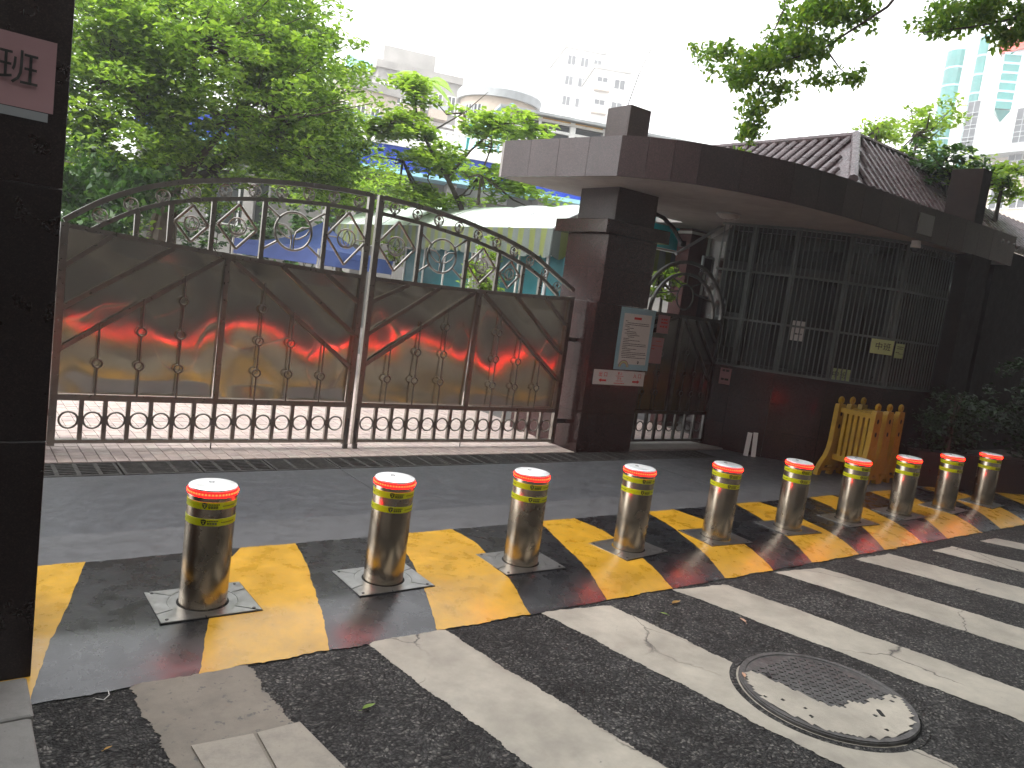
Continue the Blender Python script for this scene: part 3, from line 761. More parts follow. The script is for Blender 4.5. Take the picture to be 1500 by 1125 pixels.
def make_leaf(side):
    s0, s1 = (-.04, 2.50) if side == 0 else (2.545, 5.10)
    name = ['left', 'right'][side]
    t = thing('gate_leaf', 'wavy stainless gate leaf reflecting red, hinged behind the dark pillar' if side == 0 else 'wavy stainless gate leaf reflecting red, hinged on the red granite pillar', 'gate', GO, GA, 'two leaves of the steel gate')
    SB = 'steel_bar'
    # stiles, bottom and middle rails, top rail
    sw = .055
    def outz(s): return interp(OUT, s, s+1e-6, 1)[0][1]
    zs0 = railz(s0+.03)+.02 if side == 0 else 2.46; zs1 = 2.46 if side == 0 else railz(5.1)+.02
    MB().bx(s0, s0+sw, -.025, .025, .035, zs0).build('stile', SB, t)
    MB().bx(s1-sw, s1, -.025, .025, .035, zs1).build('stile', SB, t)
    a, b_ = s0+sw, s1-sw
    MB().bx(a, b_, -.022, .022, .055, .085).build('bottom_rail', SB, t)
    MB().bx(a, b_, -.022, .022, .405, .45).build('middle_rail', SB, t)
    pts = [(a+(b_-a)*i/16, railz(a+(b_-a)*i/16)) for i in range(17)]
    MB().strip(pts, .038, .045).build('top_rail', SB, t)
    oa, ob = (s0+.02, s1-sw) if side == 0 else (s0+sw, 5.085)
    MB().strip(smooth(interp(OUT, oa, ob, 48)), .042, .045).build('outer_arch', SB, t)
    ia, ib = (.18, s1-sw) if side == 0 else (s0+sw, 4.865)
    MB().strip(smooth(interp(INN, ia, ib, 48)), .034, .04).build('inner_arch', SB, t)
    inz = lambda s: interp(INN, s, s+1e-6, 1)[0][1]
    posts = [.486, .734, 1.065, 1.49, 2.055] if side == 0 else [3.034, 3.595, 3.997, 4.335, 4.587]
    for s in posts: MB().bx(s-.019, s+.019, -.018, .018, railz(s)+.018, inz(s)-.015).build('post', SB, t)
    sm = ([(.222, 1.877), (.435, 2.0), (.665, 2.105), (.899, 2.179), (1.148, 2.236), (1.391, 2.280), (1.627, 2.312), (1.871, 2.340), (2.111, 2.355), (2.36, 2.362)] if side == 0 else
          [(2.732, 2.362), (2.978, 2.350), (3.225, 2.328), (3.468, 2.297), (3.706, 2.257), (3.948, 2.210), (4.184, 2.155), (4.416, 2.082), (4.638, 1.978), (4.835, 1.848)])
    for c in sm:
        m = MB(); flower(m, c, .052); m.build('flower_ring', SB, t, smooth=True)
    dm = ([((.90, 1.925), .134, .152), ((1.272, 1.957), .168, .19), ((2.268, 2.005), .198, .242)] if side == 0 else [((2.788, 2.008), .206, .238), ((3.79, 1.948), .178, .186), ((4.162, 1.905), .137, .144)])
    for (cx, cz), w, h in dm:
        m = MB(); q = [(cx, 0, cz+h), (cx+w, 0, cz), (cx, 0, cz-h), (cx-w, 0, cz)]
        for i in range(4): m.tube([q[i], q[(i+1) % 4]], .0125, 8)
        d = m.build('diamond', SB, t, smooth=True)
        m = MB(); r = w*.44; lens(m, (cx, cz), r)
        for s_ in (-1, 1): m.tube([(cx+s_*r, 0, cz), (cx+s_*w, 0, cz)], .006, 6)
        m.build('rosette', SB, d, smooth=True)
    cc = (1.762, 1.995) if side == 0 else (3.306, 1.985); R = .168
    m = MB().ring((cc[0], 0, cc[1]), R, .0115, 'Y', 40, 6)
    for sx in (-1, 1):
        for sz in (-1, 1):
            e = (cc[0]+sx*(.27), 0, cc[1]+sz*.20)
            m.tube([(cc[0]+sx*R*.80, 0, cc[1]+sz*R*.62), e], .011, 6)
        m.tube([(cc[0]+sx*.012, 0, cc[1]-R), (cc[0]+sx*.012, 0, cc[1]-R*.35)], .007, 6)
        m.tube([(cc[0]+sx*.01, 0, cc[1]-R*.40), (cc[0]+sx*R*.35, 0, cc[1]-R*.36), (cc[0]+sx*R*.7, 0, cc[1]-R*.12), (cc[0]+sx*R*.95, 0, cc[1]+R*.28)], .008, 6)
        m.tube([(cc[0]+sx*.01, 0, cc[1]-R*.40), (cc[0]+sx*R*.15, 0, cc[1]-R*.02), (cc[0]+sx*R*.45, 0, cc[1]+R*.25), (cc[0]+sx*R*.93, 0, cc[1]+R*.30)], .008, 6)
    m.build('ornament_ring', SB, t, smooth=True)
    # steel panels, hammered wavy
    mid = 1.215 if side == 0 else 3.813
    MB().bx(mid-.02, mid+.02, -.03, .012, .45, railz(mid)-.019).build('mullion', SB, t)
    for k, (pa, pb) in enumerate(((a, mid-.02), (mid+.02, b_))):
        nx, nz = 60, 60; vs = []; r_ = random.Random(31+side*2+k); ph = [r_.uniform(0, 6.28) for _ in range(10)]
        for i in range(nz+1):
            for j in range(nx+1):
                x = pa+(pb-pa)*j/nx; zt = railz(x)-.015; z = .45+(zt-.45)*i/nz
                e = min(1, min(j, nx-j)/6)*min(1, min(i, nz-i)/6)
                y = .0048*math.sin(4.3*x+ph[0]+1.6*math.sin(2.1*z+ph[1]))+.0036*math.sin(7.0*x+ph[2]+2*z)*math.sin(4.6*z+ph[3])+.0050*math.sin(3.6*z+ph[4]+2.3*x)+.0010*math.sin(14*x+ph[5]+6*z)*math.sin(7*z+ph[6])
                vs.append((x, .036-.024*(z-.45)+y*e, z))
        m = MB(); m.add(vs, [(i*(nx+1)+j, i*(nx+1)+j+1, (i+1)*(nx+1)+j+1, (i+1)*(nx+1)+j) for i in range(nz) for j in range(nx)])
        m.build('steel_panel', 'panel', t, smooth=True)
    dg = ([((.317, None), (.012, 1.464)), ((.784, None), (.009, 1.135)), ((1.192, None), (.0, .802)), ((1.25, None), (2.450, .795)), ((1.70, None), (2.447, 1.12)), ((2.11, None), (2.455, 1.43))] if side == 0 else
          [((2.974, None), (2.59, 1.445)), ((3.323, None), (2.59, 1.130)), ((3.757, None), (2.59, .825)), ((3.87, None), (5.05, .785)), ((4.30, None), (5.05, 1.10)), ((4.71, None), (5.05, 1.435))])
    for (x0, _), (x1, z1) in dg:
        MB().strip([(x0, railz(x0)-.02), (x1, z1)], .036, .030).build('brace', SB, t); t.children[-1].location = (0, -.022, 0)
    rods = ([(.276, 1.00, [.71]), (.584, 1.232, [.99, .706]), (.889, 1.46, [1.276, .987, .70]), (1.55, 1.478, [1.274, .984, .697]), (1.84, 1.248, [.988, .70]), (2.158, 1.00, [.697])] if side == 0 else
            [(2.848, 1.01, [.702]), (3.155, 1.272, [.99, .70]), (3.46, 1.445, [1.273, .988, .70]), (4.122, 1.462, [1.266, .98, .692]), (4.425, 1.215, [.97, .684]), (4.73, .985, [.686])])
    for x, zt, rs in rods:
        m = MB(); cuts = [.45]+sorted(rs)+[zt]; R = .034
        zz = .45
        for zc in sorted(rs):
            m.tube([(x, -.02, zz), (x, -.02, zc-R)], .0075, 6); m.ring((x, -.02, zc), R, .0075, 'Y', 20, 6); zz = zc+R
        m.tube([(x, -.02, zz), (x, -.02, zt+.03)], .0075, 6)
        m.build('ring_rod', SB, t, smooth=True)
    # bottom row: 14 cells with a ring each
    first = None; firstb = None
    cells = [(a, mid), (mid, b_)]
    for ca, cb in cells:
        w = (cb-ca)/7
        for k in range(7):
            cx = ca+(k+.5)*w; R = .066
            if first is None:
                o = MB().ring((0, 0, 0), R, .0085, 'Y', 28, 6).build('bottom_ring', SB, t, smooth=True); o.location = (cx, 0, .243); first = o.data
            else: share('bottom_ring', first, t, (cx, 0, .243))
            if k:
                x = ca+k*w
                if firstb is None:
                    o = MB().bx(-.017, .017, -.017, .017, .085, .405).build('baluster', SB, t); o.location = (x, 0, 0); firstb = o.data
                else: share('baluster', firstb, t, (x, 0, 0))
    MB().bx(mid-.018, mid+.018, -.018, .018, .085, .405).build('baluster', SB, t)
    e = s1-.028 if side == 0 else s0+.028
    MB().tube([(e, -.03, .0), (e, -.03, .30)], .012, 8).bx(e-.022, e+.022, -.045, -.012, .0, .045).build('drop_bolt', 'steel_dark', t)
    MB().tube([(mid, 0, 0), (mid, 0, .06)], .006, 6).build('stop_pin', 'steel_dark', t)
    if side == 1:
        for z in (.28, 1.25): MB().bx(5.10, 5.225, -.02, .02, z, z+.05).build('hinge', 'steel_dark', t)
    else:
        for z in (.28, 1.25): MB().bx(-.165, -.04, -.02, .02, z, z+.05).build('hinge', 'steel_dark', t)
    return t
make_leaf(0); make_leaf(1)
# hinge post of the left leaf, hidden behind the dark pillar
hp = thing('hinge_post', 'red granite hinge post of the gate hidden behind the dark pillar', 'pillar', (.30, 7.0, 0))
MB().bx(-.1, .64, 6.62, 7.36, -.1, 1.75).build('shaft', 'granite', hp, False)

# =================================================================== RED GRANITE PILLAR
gp = thing('gate_pillar', 'red granite gate pillar with stepped collar carrying the canopy', 'pillar', (6.44, 6.86, 0), RAD(-1.5))
def clad(parent, x0, x1, y0, y1, zs, mat, ch=.004):
    MB().bx(x0+.015, x1-.015, y0+.015, y1-.015, zs[0], zs[-1]-.001).build('core', mat, parent)
    for z0, z1 in zip(zs[:-1], zs[1:]):
        MB().bx(x0, x1-.021, y0, y0+.02, z0+.0015, z1-.0015, .002).build('stone_panel', mat, parent)
        MB().bx(x0, x0+.02, y0+.021, y1, z0+.0015, z1-.0015, .002).build('stone_panel', mat, parent)
        MB().bx(x1-.02, x1, y0, y1, z0+.0015, z1-.0015, .002).build('stone_panel', mat, parent)
clad(gp, -.42, .44, -.37, .40, [-.13, .46, 1.74], 'granite')
clad(gp, -.385, .385, -.36, .37, [1.742, 2.14, 2.52], 'granite')
MB().bx(-.50, .50, -.44, .50, 2.522, 2.672, .006).build('collar', 'granite', gp)
clad(gp, -.335, .30, -.355, .30, [2.674, 3.05], 'granite_can')
clad(gp, -.335, -.02, -.355, .03, [3.452, 3.95], 'granite_can')
MB().tube([(-.26, -.2, 3.94), (-.15, -.2, 4.35), (0, -.17, 4.66)], .007, 6).build('aerial', 'steel_dark', gp)
MB().bx(-.41, .3, .42, 1.0, -.1, .42, .004).build('plinth', 'granite', gp)
# notices on it
NY = 6.86-.37-.010
n1 = paper('paper_notice', 'white notice with blue border and rainbow on the red granite pillar', 'notice', (6.672, NY, 1.365), RAD(-1.5), .565, .735, 'bpaper', .005, RAD(-.5))
MB().bx(-.225, .225, -.0075, -.0065, -.30, .30).build('white_field', 'wpaper', n1)
MB().bx(-.06, .06, -.0086, -.0078, .235, .262).build('heading', 'redink', n1)
rows = []
for k, (x0, x1) in enumerate([(-.19, -.15), (-.16, .2), (-.19, .2), (-.19, -.12), (-.15, -.05), (-.19, -.11), (-.15, 0), (-.18, .02), (-.14, .06), (-.12, -.02), (-.19, -.1), (-.19, .08), (-.19, -.1), (-.19, .19), (-.19, .2), (-.19, -.11), (-.19, .04), (-.18, -.05), (-.19, .2), (-.19, .21), (-.19, .04), (-.18, .21)]):
    rows.append((x0, x1, .21-k*.0205, .0075))
plines(n1, rows)
for k, (R, c) in enumerate(((.085, 'pink'), (.072, 'ypaper'), (.058, 'leafpink'), (.045, 'bpaper'))):
    b = MB(); vs = [(0, 0, 0)]; b.add([(-.13+R*math.cos(math.pi*i/20), -.0082-k*.0006, -.335+R*math.sin(math.pi*i/20)) for i in range(21)], [tuple(range(20, -1, -1))]); b.build('rainbow_band', c, n1)
MB().ring((.10, -.0085, -.27), .011, .004, 'Y', 14, 5).bx(.093, .107, -.009, -.008, -.29, -.275).build('drawing', 'ink', n1)
n2 = paper('direction_sign', 'white paper sign with red exit and entrance arrows below the blue notice', 'sign', (6.508, NY-.002, .895), RAD(-1.5), .82, .175, 'wpaper', .004, RAD(-.2))
[ptext(n2, c_, z_, x_, y_, 'redink') for c_, z_, x_, y_ in (('出', .062, -.305, .03), ('口', .062, -.225, .03), ('入', .062, .245, .03), ('口', .062, .325, .03), ('早', .036, -.02, .052), ('上', .036, .02, .052), ('下', .036, -.02, -.012), ('午', .036, .02, -.012))]
plines(n2, [(-.06, .06, .022, .006), (-.055, .055, -.036, .006), (-.08, .09, -.064, .008)], 'redink')
def arrow(t, x, s):
    b = MB(); P = [(x-s*.06, -.0084, -.035), (x-s*.02, -.0084, -.013), (x-s*.02, -.0084, -.026), (x+s*.06, -.0084, -.026), (x+s*.06, -.0084, -.048), (x-s*.02, -.0084, -.048), (x-s*.02, -.0084, -.060)]
    if s < 0: P = P[::-1]
    b.add(P, [tuple(range(7))]); b.build('arrow', 'redink', t)
arrow(n2, -.265, 1); arrow(n2, .275, -1)

# =================================================================== SIDE GATE
sg = thing('side_gate', 'small dark steel side gate with arched top between pillar and guardhouse', 'gate', (6.98, 6.78, 0), 0)
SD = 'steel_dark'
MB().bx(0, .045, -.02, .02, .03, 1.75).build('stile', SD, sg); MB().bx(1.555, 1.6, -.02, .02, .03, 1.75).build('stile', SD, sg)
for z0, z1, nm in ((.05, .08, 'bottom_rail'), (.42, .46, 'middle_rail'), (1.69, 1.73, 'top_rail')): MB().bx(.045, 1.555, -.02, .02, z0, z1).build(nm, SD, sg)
arc = lambda R, n=30: [(.80+R*1.02*math.cos(math.pi*(1-i/n)), 1.73+R*.88*math.sin(math.pi*(1-i/n))) for i in range(n+1)]
MB().strip(arc(.77), .04, .04).build('outer_arch', SD, sg); MB().strip(arc(.60), .034, .036).build('inner_arch', SD, sg)
m = MB().ring((.80, 0, 1.96), .16, .011, 'Y', 30, 6)
for an in (25, 60, 90, 120, 155): m.tube([(.8+.16*math.cos(RAD(an)), 0, 1.96+.16*math.sin(RAD(an))), (.8+.60*math.cos(RAD(an)), 0, 1.73+.53*math.sin(RAD(an)))], .009, 6)
m.build('fan_ornament', SD, sg, smooth=True)
for an in (20, 45, 70, 110, 135, 160):
    m = MB(); flower(m, (.8+.69*1.02*math.cos(RAD(an)), 1.73+.69*.88*math.sin(RAD(an))), .045); m.build('flower_ring', SD, sg, smooth=True)
MB().bx(.77, .83, -.03, .012, .46, 1.69).build('mullion', SD, sg)
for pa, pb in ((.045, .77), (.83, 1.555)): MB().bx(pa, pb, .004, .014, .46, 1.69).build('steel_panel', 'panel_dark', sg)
for (x0, x1, z1) in ((.72, .06, 1.45), (.45, .06, 1.58), (.88, 1.55, .88), (1.10, 1.55, 1.16), (1.32, 1.55, 1.42)):
    MB().strip([(x0, 1.69), (x1, z1)], .036, .03).build('brace', SD, sg); sg.children[-1].location = (0, -.02, 0)
for x, zt, rs in ((.25, 1.2, [.95, .70]), (.5, 1.4, [1.2, .95, .70]), (1.0, 1.45, [1.25, .97, .70]), (1.2, 1.18, [.97, .70]), (1.4, .98, [.70])):
    m = MB(); zz = .46
    for zc in sorted(rs): m.tube([(x, -.02, zz), (x, -.02, zc-.034)], .0075, 6); m.ring((x, -.02, zc), .034, .0075, 'Y', 18, 5); zz = zc+.034
    m.tube([(x, -.02, zz), (x, -.02, zt)], .0075, 6); m.build('ring_rod', SD, sg, smooth=True)
for k in range(8):
    x = .045+(k+.5)*1.51/8; MB().ring((x, 0, .25), .062, .0085, 'Y', 24, 6).build('bottom_ring', SD, sg, smooth=True)
    if k: MB().bx(.045+k*1.51/8-.016, .045+k*1.51/8+.016, -.016, .016, .08, .42).build('baluster', SD, sg)
q = paper('paper_notice', 'upper of two pink papers on the side gate beside the notice', 'notice', (7.40, 6.735, 1.58), 0, .22, .23, 'pink'); plines(q, [(-.05, .06, .06, .02), (-.05, .07, .02, .02), (-.06, .07, -.03, .022)], 'redink')
q = paper('paper_notice', 'lower of two pink papers on the side gate, larger and brighter', 'notice', (7.34, 6.735, 1.24), 0, .24, .33, 'pink'); plines(q, [(-.03, .06, .12, .008), (-.09, .09, .06, .008), (-.09, -.04, .02, .012)], 'redink')
MB_step = MB().bx(6.95, 8.7, 6.5, 7.1, -.1, .012).build('gate_threshold', 'concrete2', kind='structure')
print('gates done')

# =================================================================== GUARDHOUSE
gh = thing('guardhouse', 'dark granite guardhouse with barred window bay, curved canopy and tiled roof skirt', 'guardhouse', (9.5, 6.5, 0))
WP = [Vector((8.50, 6.95)), Vector((8.70, 6.55)), Vector((8.93, 6.05)), Vector((9.38, 5.55)), Vector((10.0, 5.12)), Vector((11.45, 5.0))]
def offs(P, d):
    out = []
    for i, p in enumerate(P):
        ns = []
        for a, c in ((i-1, i), (i, i+1)):
            if a >= 0 and c < len(P):
                t = (P[c]-P[a]).normalized(); ns.append(Vector((-t.y, t.x)))
        n = sum(ns, Vector((0, 0))).normalized(); out.append(p+n*d/max(.5, n.dot(ns[0])))
    return out      # positive d = into the house
inner = offs(WP, .22); inner[0] = Vector((8.72, 6.95))
for (z0, z1) in ((-.1, .36), (.363, .735), (.738, 1.10)):
    for i in range(len(WP)-1):
        L = (WP[i+1]-WP[i]).length; k = max(1, round(L/.62))
        for q in range(k):
            f0, f1 = q/k+.003/L, (q+1)/k-.003/L
            a, c, d, e = WP[i].lerp(WP[i+1], f0), WP[i].lerp(WP[i+1], f1), inner[i].lerp(inner[i+1], f1), inner[i].lerp(inner[i+1], f0)
            MB().prism([a, c, d, e], z0, z1).build('wall_panel', 'granite', gh, False)
si, so_ = offs(WP, .16), offs(WP, -.05)
MB().prism(so_+si[::-1], 1.101, 1.135).build('sill', 'granite', gh, False)
barmesh = MB().tube([(0, 0, 1.136), (0, 0, 3.048)], .0085, 6).build('tmpbar', 'grille', None); bmsh = barmesh.data; bpy.data.objects.remove(barmesh); bmsh.name = 'bar'
cg = Vector((9.5, 6.5, 0))
for i in range(len(WP)-1):
    L = (WP[i+1]-WP[i]).length; k = round(L/.062)
    for q in range(k):
        p = WP[i].lerp(WP[i+1], (q+.5)/k); share('bar', bmsh, gh, (p.x-cg.x, p.y-cg.y, 0))
for z in (1.15, 1.78, 2.42, 3.03):
    po, pi_ = offs(WP, -.012), offs(WP, .012)
    MB().prism(po+pi_[::-1], z-.014, z+.014).build('grille_rail', 'grille', gh, False)
for p in offs(WP, .03)[1:]: MB().bx(p.x-.022, p.x+.022, p.y-.022, p.y+.022, 1.136, 3.048).build('grille_post', 'grille', gh, False)
WI = offs(WP, .20); WI[0] = Vector((8.70, 6.95))
for i in range(len(WI)-1):
    a, c = WI[i], WI[i+1]; t_ = (c-a).normalized(); ang = math.atan2(t_.y, t_.x); L = (c-a).length; mid = (a+c)/2
    R = Matrix.Rotation(ang, 3, 'Z')
    w = MB().box((mid.x, mid.y, 2.50), (L, .07, .11), R).build('window_transom', 'alu', gh, False)
    MB().box((mid.x, mid.y, 1.17), (L, .06, .06), R).build('bottom_rail', 'alu', w, False); MB().box((mid.x, mid.y, 3.0), (L, .06, .06), R).build('head_rail', 'alu', w, False)
    nm = max(1, round(L/.62))
    for q in range(nm+1):
        p = a.lerp(c, q/nm); MB().box((p.x, p.y, 2.09), (.05, .065, 1.76), R).build('mullion', 'alu', w, False)
    for q in range(nm):
        p = a.lerp(c, (q+.5)/nm)
        MB().box((p.x, p.y, 1.82), (L/nm-.052, .006, 1.24), R).build('pane', 'pane', w, False)
        MB().box((p.x, p.y, 2.76), (L/nm-.052, .006, .40), R).build('pane', 'pane', w, False)
# rooms behind the glass
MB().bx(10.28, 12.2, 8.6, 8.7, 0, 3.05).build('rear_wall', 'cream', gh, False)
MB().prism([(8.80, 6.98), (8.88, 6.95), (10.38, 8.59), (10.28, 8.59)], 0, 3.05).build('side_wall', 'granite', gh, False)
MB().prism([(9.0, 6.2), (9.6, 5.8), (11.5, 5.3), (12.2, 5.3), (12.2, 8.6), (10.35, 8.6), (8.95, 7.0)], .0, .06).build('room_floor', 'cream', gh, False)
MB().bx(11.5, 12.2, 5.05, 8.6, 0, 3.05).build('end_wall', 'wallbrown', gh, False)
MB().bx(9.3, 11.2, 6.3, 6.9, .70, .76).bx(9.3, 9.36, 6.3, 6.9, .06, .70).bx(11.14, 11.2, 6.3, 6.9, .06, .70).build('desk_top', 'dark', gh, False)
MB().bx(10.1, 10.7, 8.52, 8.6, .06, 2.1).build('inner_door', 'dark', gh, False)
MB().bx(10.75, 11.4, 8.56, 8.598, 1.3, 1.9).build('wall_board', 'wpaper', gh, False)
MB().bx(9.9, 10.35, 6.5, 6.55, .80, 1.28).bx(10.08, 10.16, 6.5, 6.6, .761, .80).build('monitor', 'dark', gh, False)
# canopy slab
CP = [(5.26, 7.65), (5.56, 6.0), (5.72, 5.77), (5.90, 5.58), (6.11, 5.42), (6.53, 5.22), (7.14, 5.03), (7.99, 4.93), (8.74, 4.91), (9.58, 4.90), (9.98, 4.88), (10.73, 4.83), (11.5, 4.80), (12.2, 4.78)]
CV = [Vector(p) for p in CP]; CIN = offs(CV, .03)
slab = [tuple(p) for p in CIN]+[(12.2, 9.0), (8.6, 9.0), (8.6, 7.75), (5.30, 7.75)]
MB().prism(slab, 3.05, 3.44).build('canopy', ['soffit'], gh, False)
runs = [(CV[0].lerp(CV[1], q/4), CV[0].lerp(CV[1], (q+1)/4)) for q in range(4)]
acc = []
for i in range(1, len(CV)-1):
    L = (CV[i+1]-CV[i]).length; k = max(1, round(L/.5))
    for q in range(k): runs.append((CV[i].lerp(CV[i+1], q/k), CV[i].lerp(CV[i+1], (q+1)/k)))
for a, c in runs:
    t_ = (c-a).normalized(); n_ = Vector((-t_.y, t_.x))*.028; e = t_*.002
    MB().prism([a+e, c-e, c-e+n_, a+e+n_], 3.042, 3.45).build('fascia_panel', 'granite_can', gh, False)
MB().prism([(9.62, 4.885), (9.95, 4.865), (9.953, 4.88), (9.623, 4.897)], 3.11, 3.36).build('fascia_patch', 'bgrey', gh, False)
# tiled roof skirt
B0, T0 = Vector((8.90, 5.42, 3.60)), Vector((9.90, 6.10, 4.40)); Y1, X1 = 8.8, 12.7
rf = MB(); rf.add([(8.9, Y1, 3.6), B0, T0, (9.9, Y1, 4.4)], [(0, 1, 2, 3)]); rf.add([B0, (X1, 5.42, 3.6), (X1, 6.1, 4.4), T0], [(0, 1, 2, 3)])
rf.add([(9.9, Y1, 4.4), T0, (X1, 6.1, 4.4), (X1, Y1, 4.4)], [(0, 1, 2, 3)]); rf.add([(8.9, Y1, 3.44), (8.9, 5.42, 3.44), B0, (8.9, Y1, 3.6)], [(0, 1, 2, 3)]); rf.add([(8.9, 5.42, 3.44), (X1, 5.42, 3.44), (X1, 5.42, 3.6), B0], [(0, 1, 2, 3)])
roof = rf.build('roof', 'rooftile', gh, False)
def halftile(L, w, h):
    b = MB(); n = 6
    for e in (0, 1):
        k = 1.0 if e == 0 else .92
        for i in range(n+1):
            th = math.pi*i/n; b.v.append(Vector((w/2*k*math.cos(th), e*L, h*k*math.sin(th))))
    for i in range(n): b.f.append([i, i+1, n+1+i+1, n+1+i]); b.mi.append(0)
    b.f.append(list(range(n, -1, -1))); b.mi.append(0)
    return b
ht = halftile(.36, .12, .05).build('tmp', 'rooftile', None); htm = ht.data; bpy.data.objects.remove(ht); htm.name = 'roof_tile'
def lay(base0, along, n, upv, courses):
    upn = upv.normalized(); al = along.normalized(); nz = al.cross(upn).normalized()
    if nz.z < 0: nz = -nz
    R = Matrix((al.cross(Vector((0, 0, 0))) if False else upn.cross(nz), upn, nz)).transposed()
    for i in range(n):
        for c_ in range(courses):
            p = base0+along*((i+.5)/n)+upn*(c_*.345)+nz*(.006+.0)
            # keep inside the hip line
            yield p, R.to_euler()
up1 = (Vector((9.9, 5.42, 4.4))-Vector((8.9, 5.42, 3.6)))
for p, e in lay(Vector((8.9, 5.42, 3.60)), Vector((0, 3.38, 0)), 20, up1, 4):
    t_ = (p.z-3.6)/.8
    if p.y < 5.42+.68*min(1, t_+.43)+.03 or p.z > 4.37: continue
    share('roof_tile', htm, roof, (p.x-cg.x, p.y-cg.y, p.z), e)
up2 = Vector((0, .68, .8))
for p, e in lay(Vector((8.9, 5.42, 3.60)), Vector((3.8, 0, 0)), 22, up2, 3):
    t_ = (p.z-3.6)/.8
    if p.x < 8.9+1.0*min(1, t_+.36)+.03: continue
    share('roof_tile', htm, roof, (p.x-cg.x, p.y-cg.y, p.z), e)
MB().tube([B0+Vector((0, 0, .04)), T0+Vector((0, 0, .05))], .06, 8).build('hip_ridge', 'rooftile', roof, False)
MB().tube([T0+Vector((0, 0, .04)), (9.9, Y1, 4.44)], .05, 8).build('top_ridge', 'rooftile', roof, False)
MB().tube([T0+Vector((0, 0, .04)), (X1, 6.1, 4.44)], .05, 8).build('top_ridge', 'rooftile', roof, False)
# end column and boundary wall
MB().bx(10.95, 11.2, 4.84, 5.25, 3.46, 4.16, .004).build('end_column', 'wallbrown', gh, False)
MB().bx(11.02, 11.60, 4.80, 5.0, -.1, 3.04).build('end_pier', 'wallbrown', gh, False)
bw = thing('boundary_wall', 'dark brown boundary wall running right from the guardhouse behind the hedge', 'wall', (14, 5.2, 0))
MB().bx(12.22, 30, 5.0, 5.25, -.12, 3.3).build('wall_face', 'wallbrown', bw, False)
MB().add([(11.64, 4.8, 3.3), (30, 4.8, 3.3), (30, 5.6, 3.95), (11.64, 5.6, 3.95)], [(0, 1, 2, 3)]).add([(11.64, 4.8, 3.24), (30, 4.8, 3.24), (30, 4.8, 3.3), (11.64, 4.8, 3.3)], [(0, 1, 2, 3)]).build('coping', 'rooftile', bw, False)
up3 = Vector((0, .8, .65))
for p, e in lay(Vector((11.7, 4.8, 3.30)), Vector((4.0, 0, 0)), 22, up3, 3):
    share('roof_tile', htm, bw, (p.x-14, p.y-5.2, p.z), e)

# things hung on or standing by the guardhouse
lp = thing('ceiling_lamp', 'round opal lamp under the canopy soffit', 'lamp', (7.88, 6.38, 3.05))
MB().lathe([(.15, 0), (.155, -.012), (.145, -.02)], n=32).build('rim', 'gmetal', lp, smooth=True)
MB().lathe([(.142, -.02), (.13, -.045), (.09, -.066), (.04, -.076), (.002, -.078)], n=32, close=False).build('shade', 'lampglass', lp, smooth=True)
cc_ = thing('security_camera', 'small pale dome camera below the canopy edge', 'camera', (9.83, 4.98, 3.04))
MB().bx(-.04, .04, -.04, .04, -.05, 0).build('bracket', 'wpaper', cc_); MB().lathe([(.06, -.05), (.062, -.08), (.055, -.09)], n=20).build('housing', 'wpaper', cc_, smooth=True); MB().lathe([(.052, -.09), (.045, -.12), (.025, -.137), (.001, -.142)], n=20, close=False).build('dome', 'window', cc_, smooth=True)
st = thing('awning_strut', 'grey steel strut and bent tube under the canopy beside the pillar', 'strut', (7.9, 7.3, 2.5))
MB().tube([on_y(990, 372, 7.3), on_y(1068, 325, 7.3)], .022, 8).build('straight_tube', 'gmetal', st, False)
MB().tube([on_y(955, 311, 7.35), on_y(972, 319, 7.35), on_y(987, 335, 7.35), on_y(998, 356, 7.35)], .028, 8).build('bent_tube', 'ink', st, False)
MB().box(on_y(999, 357, 7.35), (.10, .06, .08)).build('hub', 'ink', st, False)
ip = thing('gate_post', 'red granite post behind the side gate', 'post', (9.2, 8.2, 0))
MT['granite_post'] = granite_mat('post_granite', (.11, .05, .047), .3)
MB().bx(9.10, 9.50, 8.0, 8.25, -.1, 3.04, .004).build('shaft', 'granite_post', ip, False); MB().bx(9.08, 9.52, 7.98, 8.26, 2.96, 3.0).build('band', 'wmetal', ip, False)
ic = thing('wall_box', 'pale square metal box on the post behind the side gate', 'box', (9.50, 7.94, 2.54))
for a in ((-.13, .13, -.02, .02, .10, .13), (-.13, -.10, -.02, .02, -.12, .10), (.10, .13, -.02, .02, -.12, .10), (-.10, .10, -.02, .02, -.12, -.09)): MB().bx(*a).build('frame_side', 'gmetal', ic)
MB().bx(-.10, .10, .0, .018, -.09, .10).build('front', 'dark', ic); MB().lathe([(.012, 0), (.012, .02)], (0, -.02, .115), 10).build('knob', 'ink', ic)
def on_wall(px, py):
    d = ray(px, py)
    for i in range(len(WP)-1):
        A = WP[i]; Bv = WP[i+1]-WP[i]; det = d.x*(-Bv.y)+Bv.x*d.y
        t_ = (A.x*(-Bv.y)+Bv.x*A.y)/det; u_ = (d.x*A.y-d.y*A.x)/det
        if 0 <= u_ <= 1 and t_ > 0:
            p = CAMP+d*t_; return Vector((p.x, p.y, p.z)), math.atan2(Bv.y, Bv.x)
def wall_paper(name, label, px, py, w, h, mat, out=.02):
    p, ang = on_wall(px, py); n_ = Vector((math.sin(ang), -math.cos(ang), 0)); return paper(name, label, 'notice', tuple(p+n_*out), ang, w, h, mat, .003)
q = wall_paper('paper_notice', 'pink paper with two lines on the granite wall under the grille', 1063, 549, .15, .26, 'pink'); plines(q, [(-.045, .045, .06, .03), (-.05, .05, -.06, .028)])
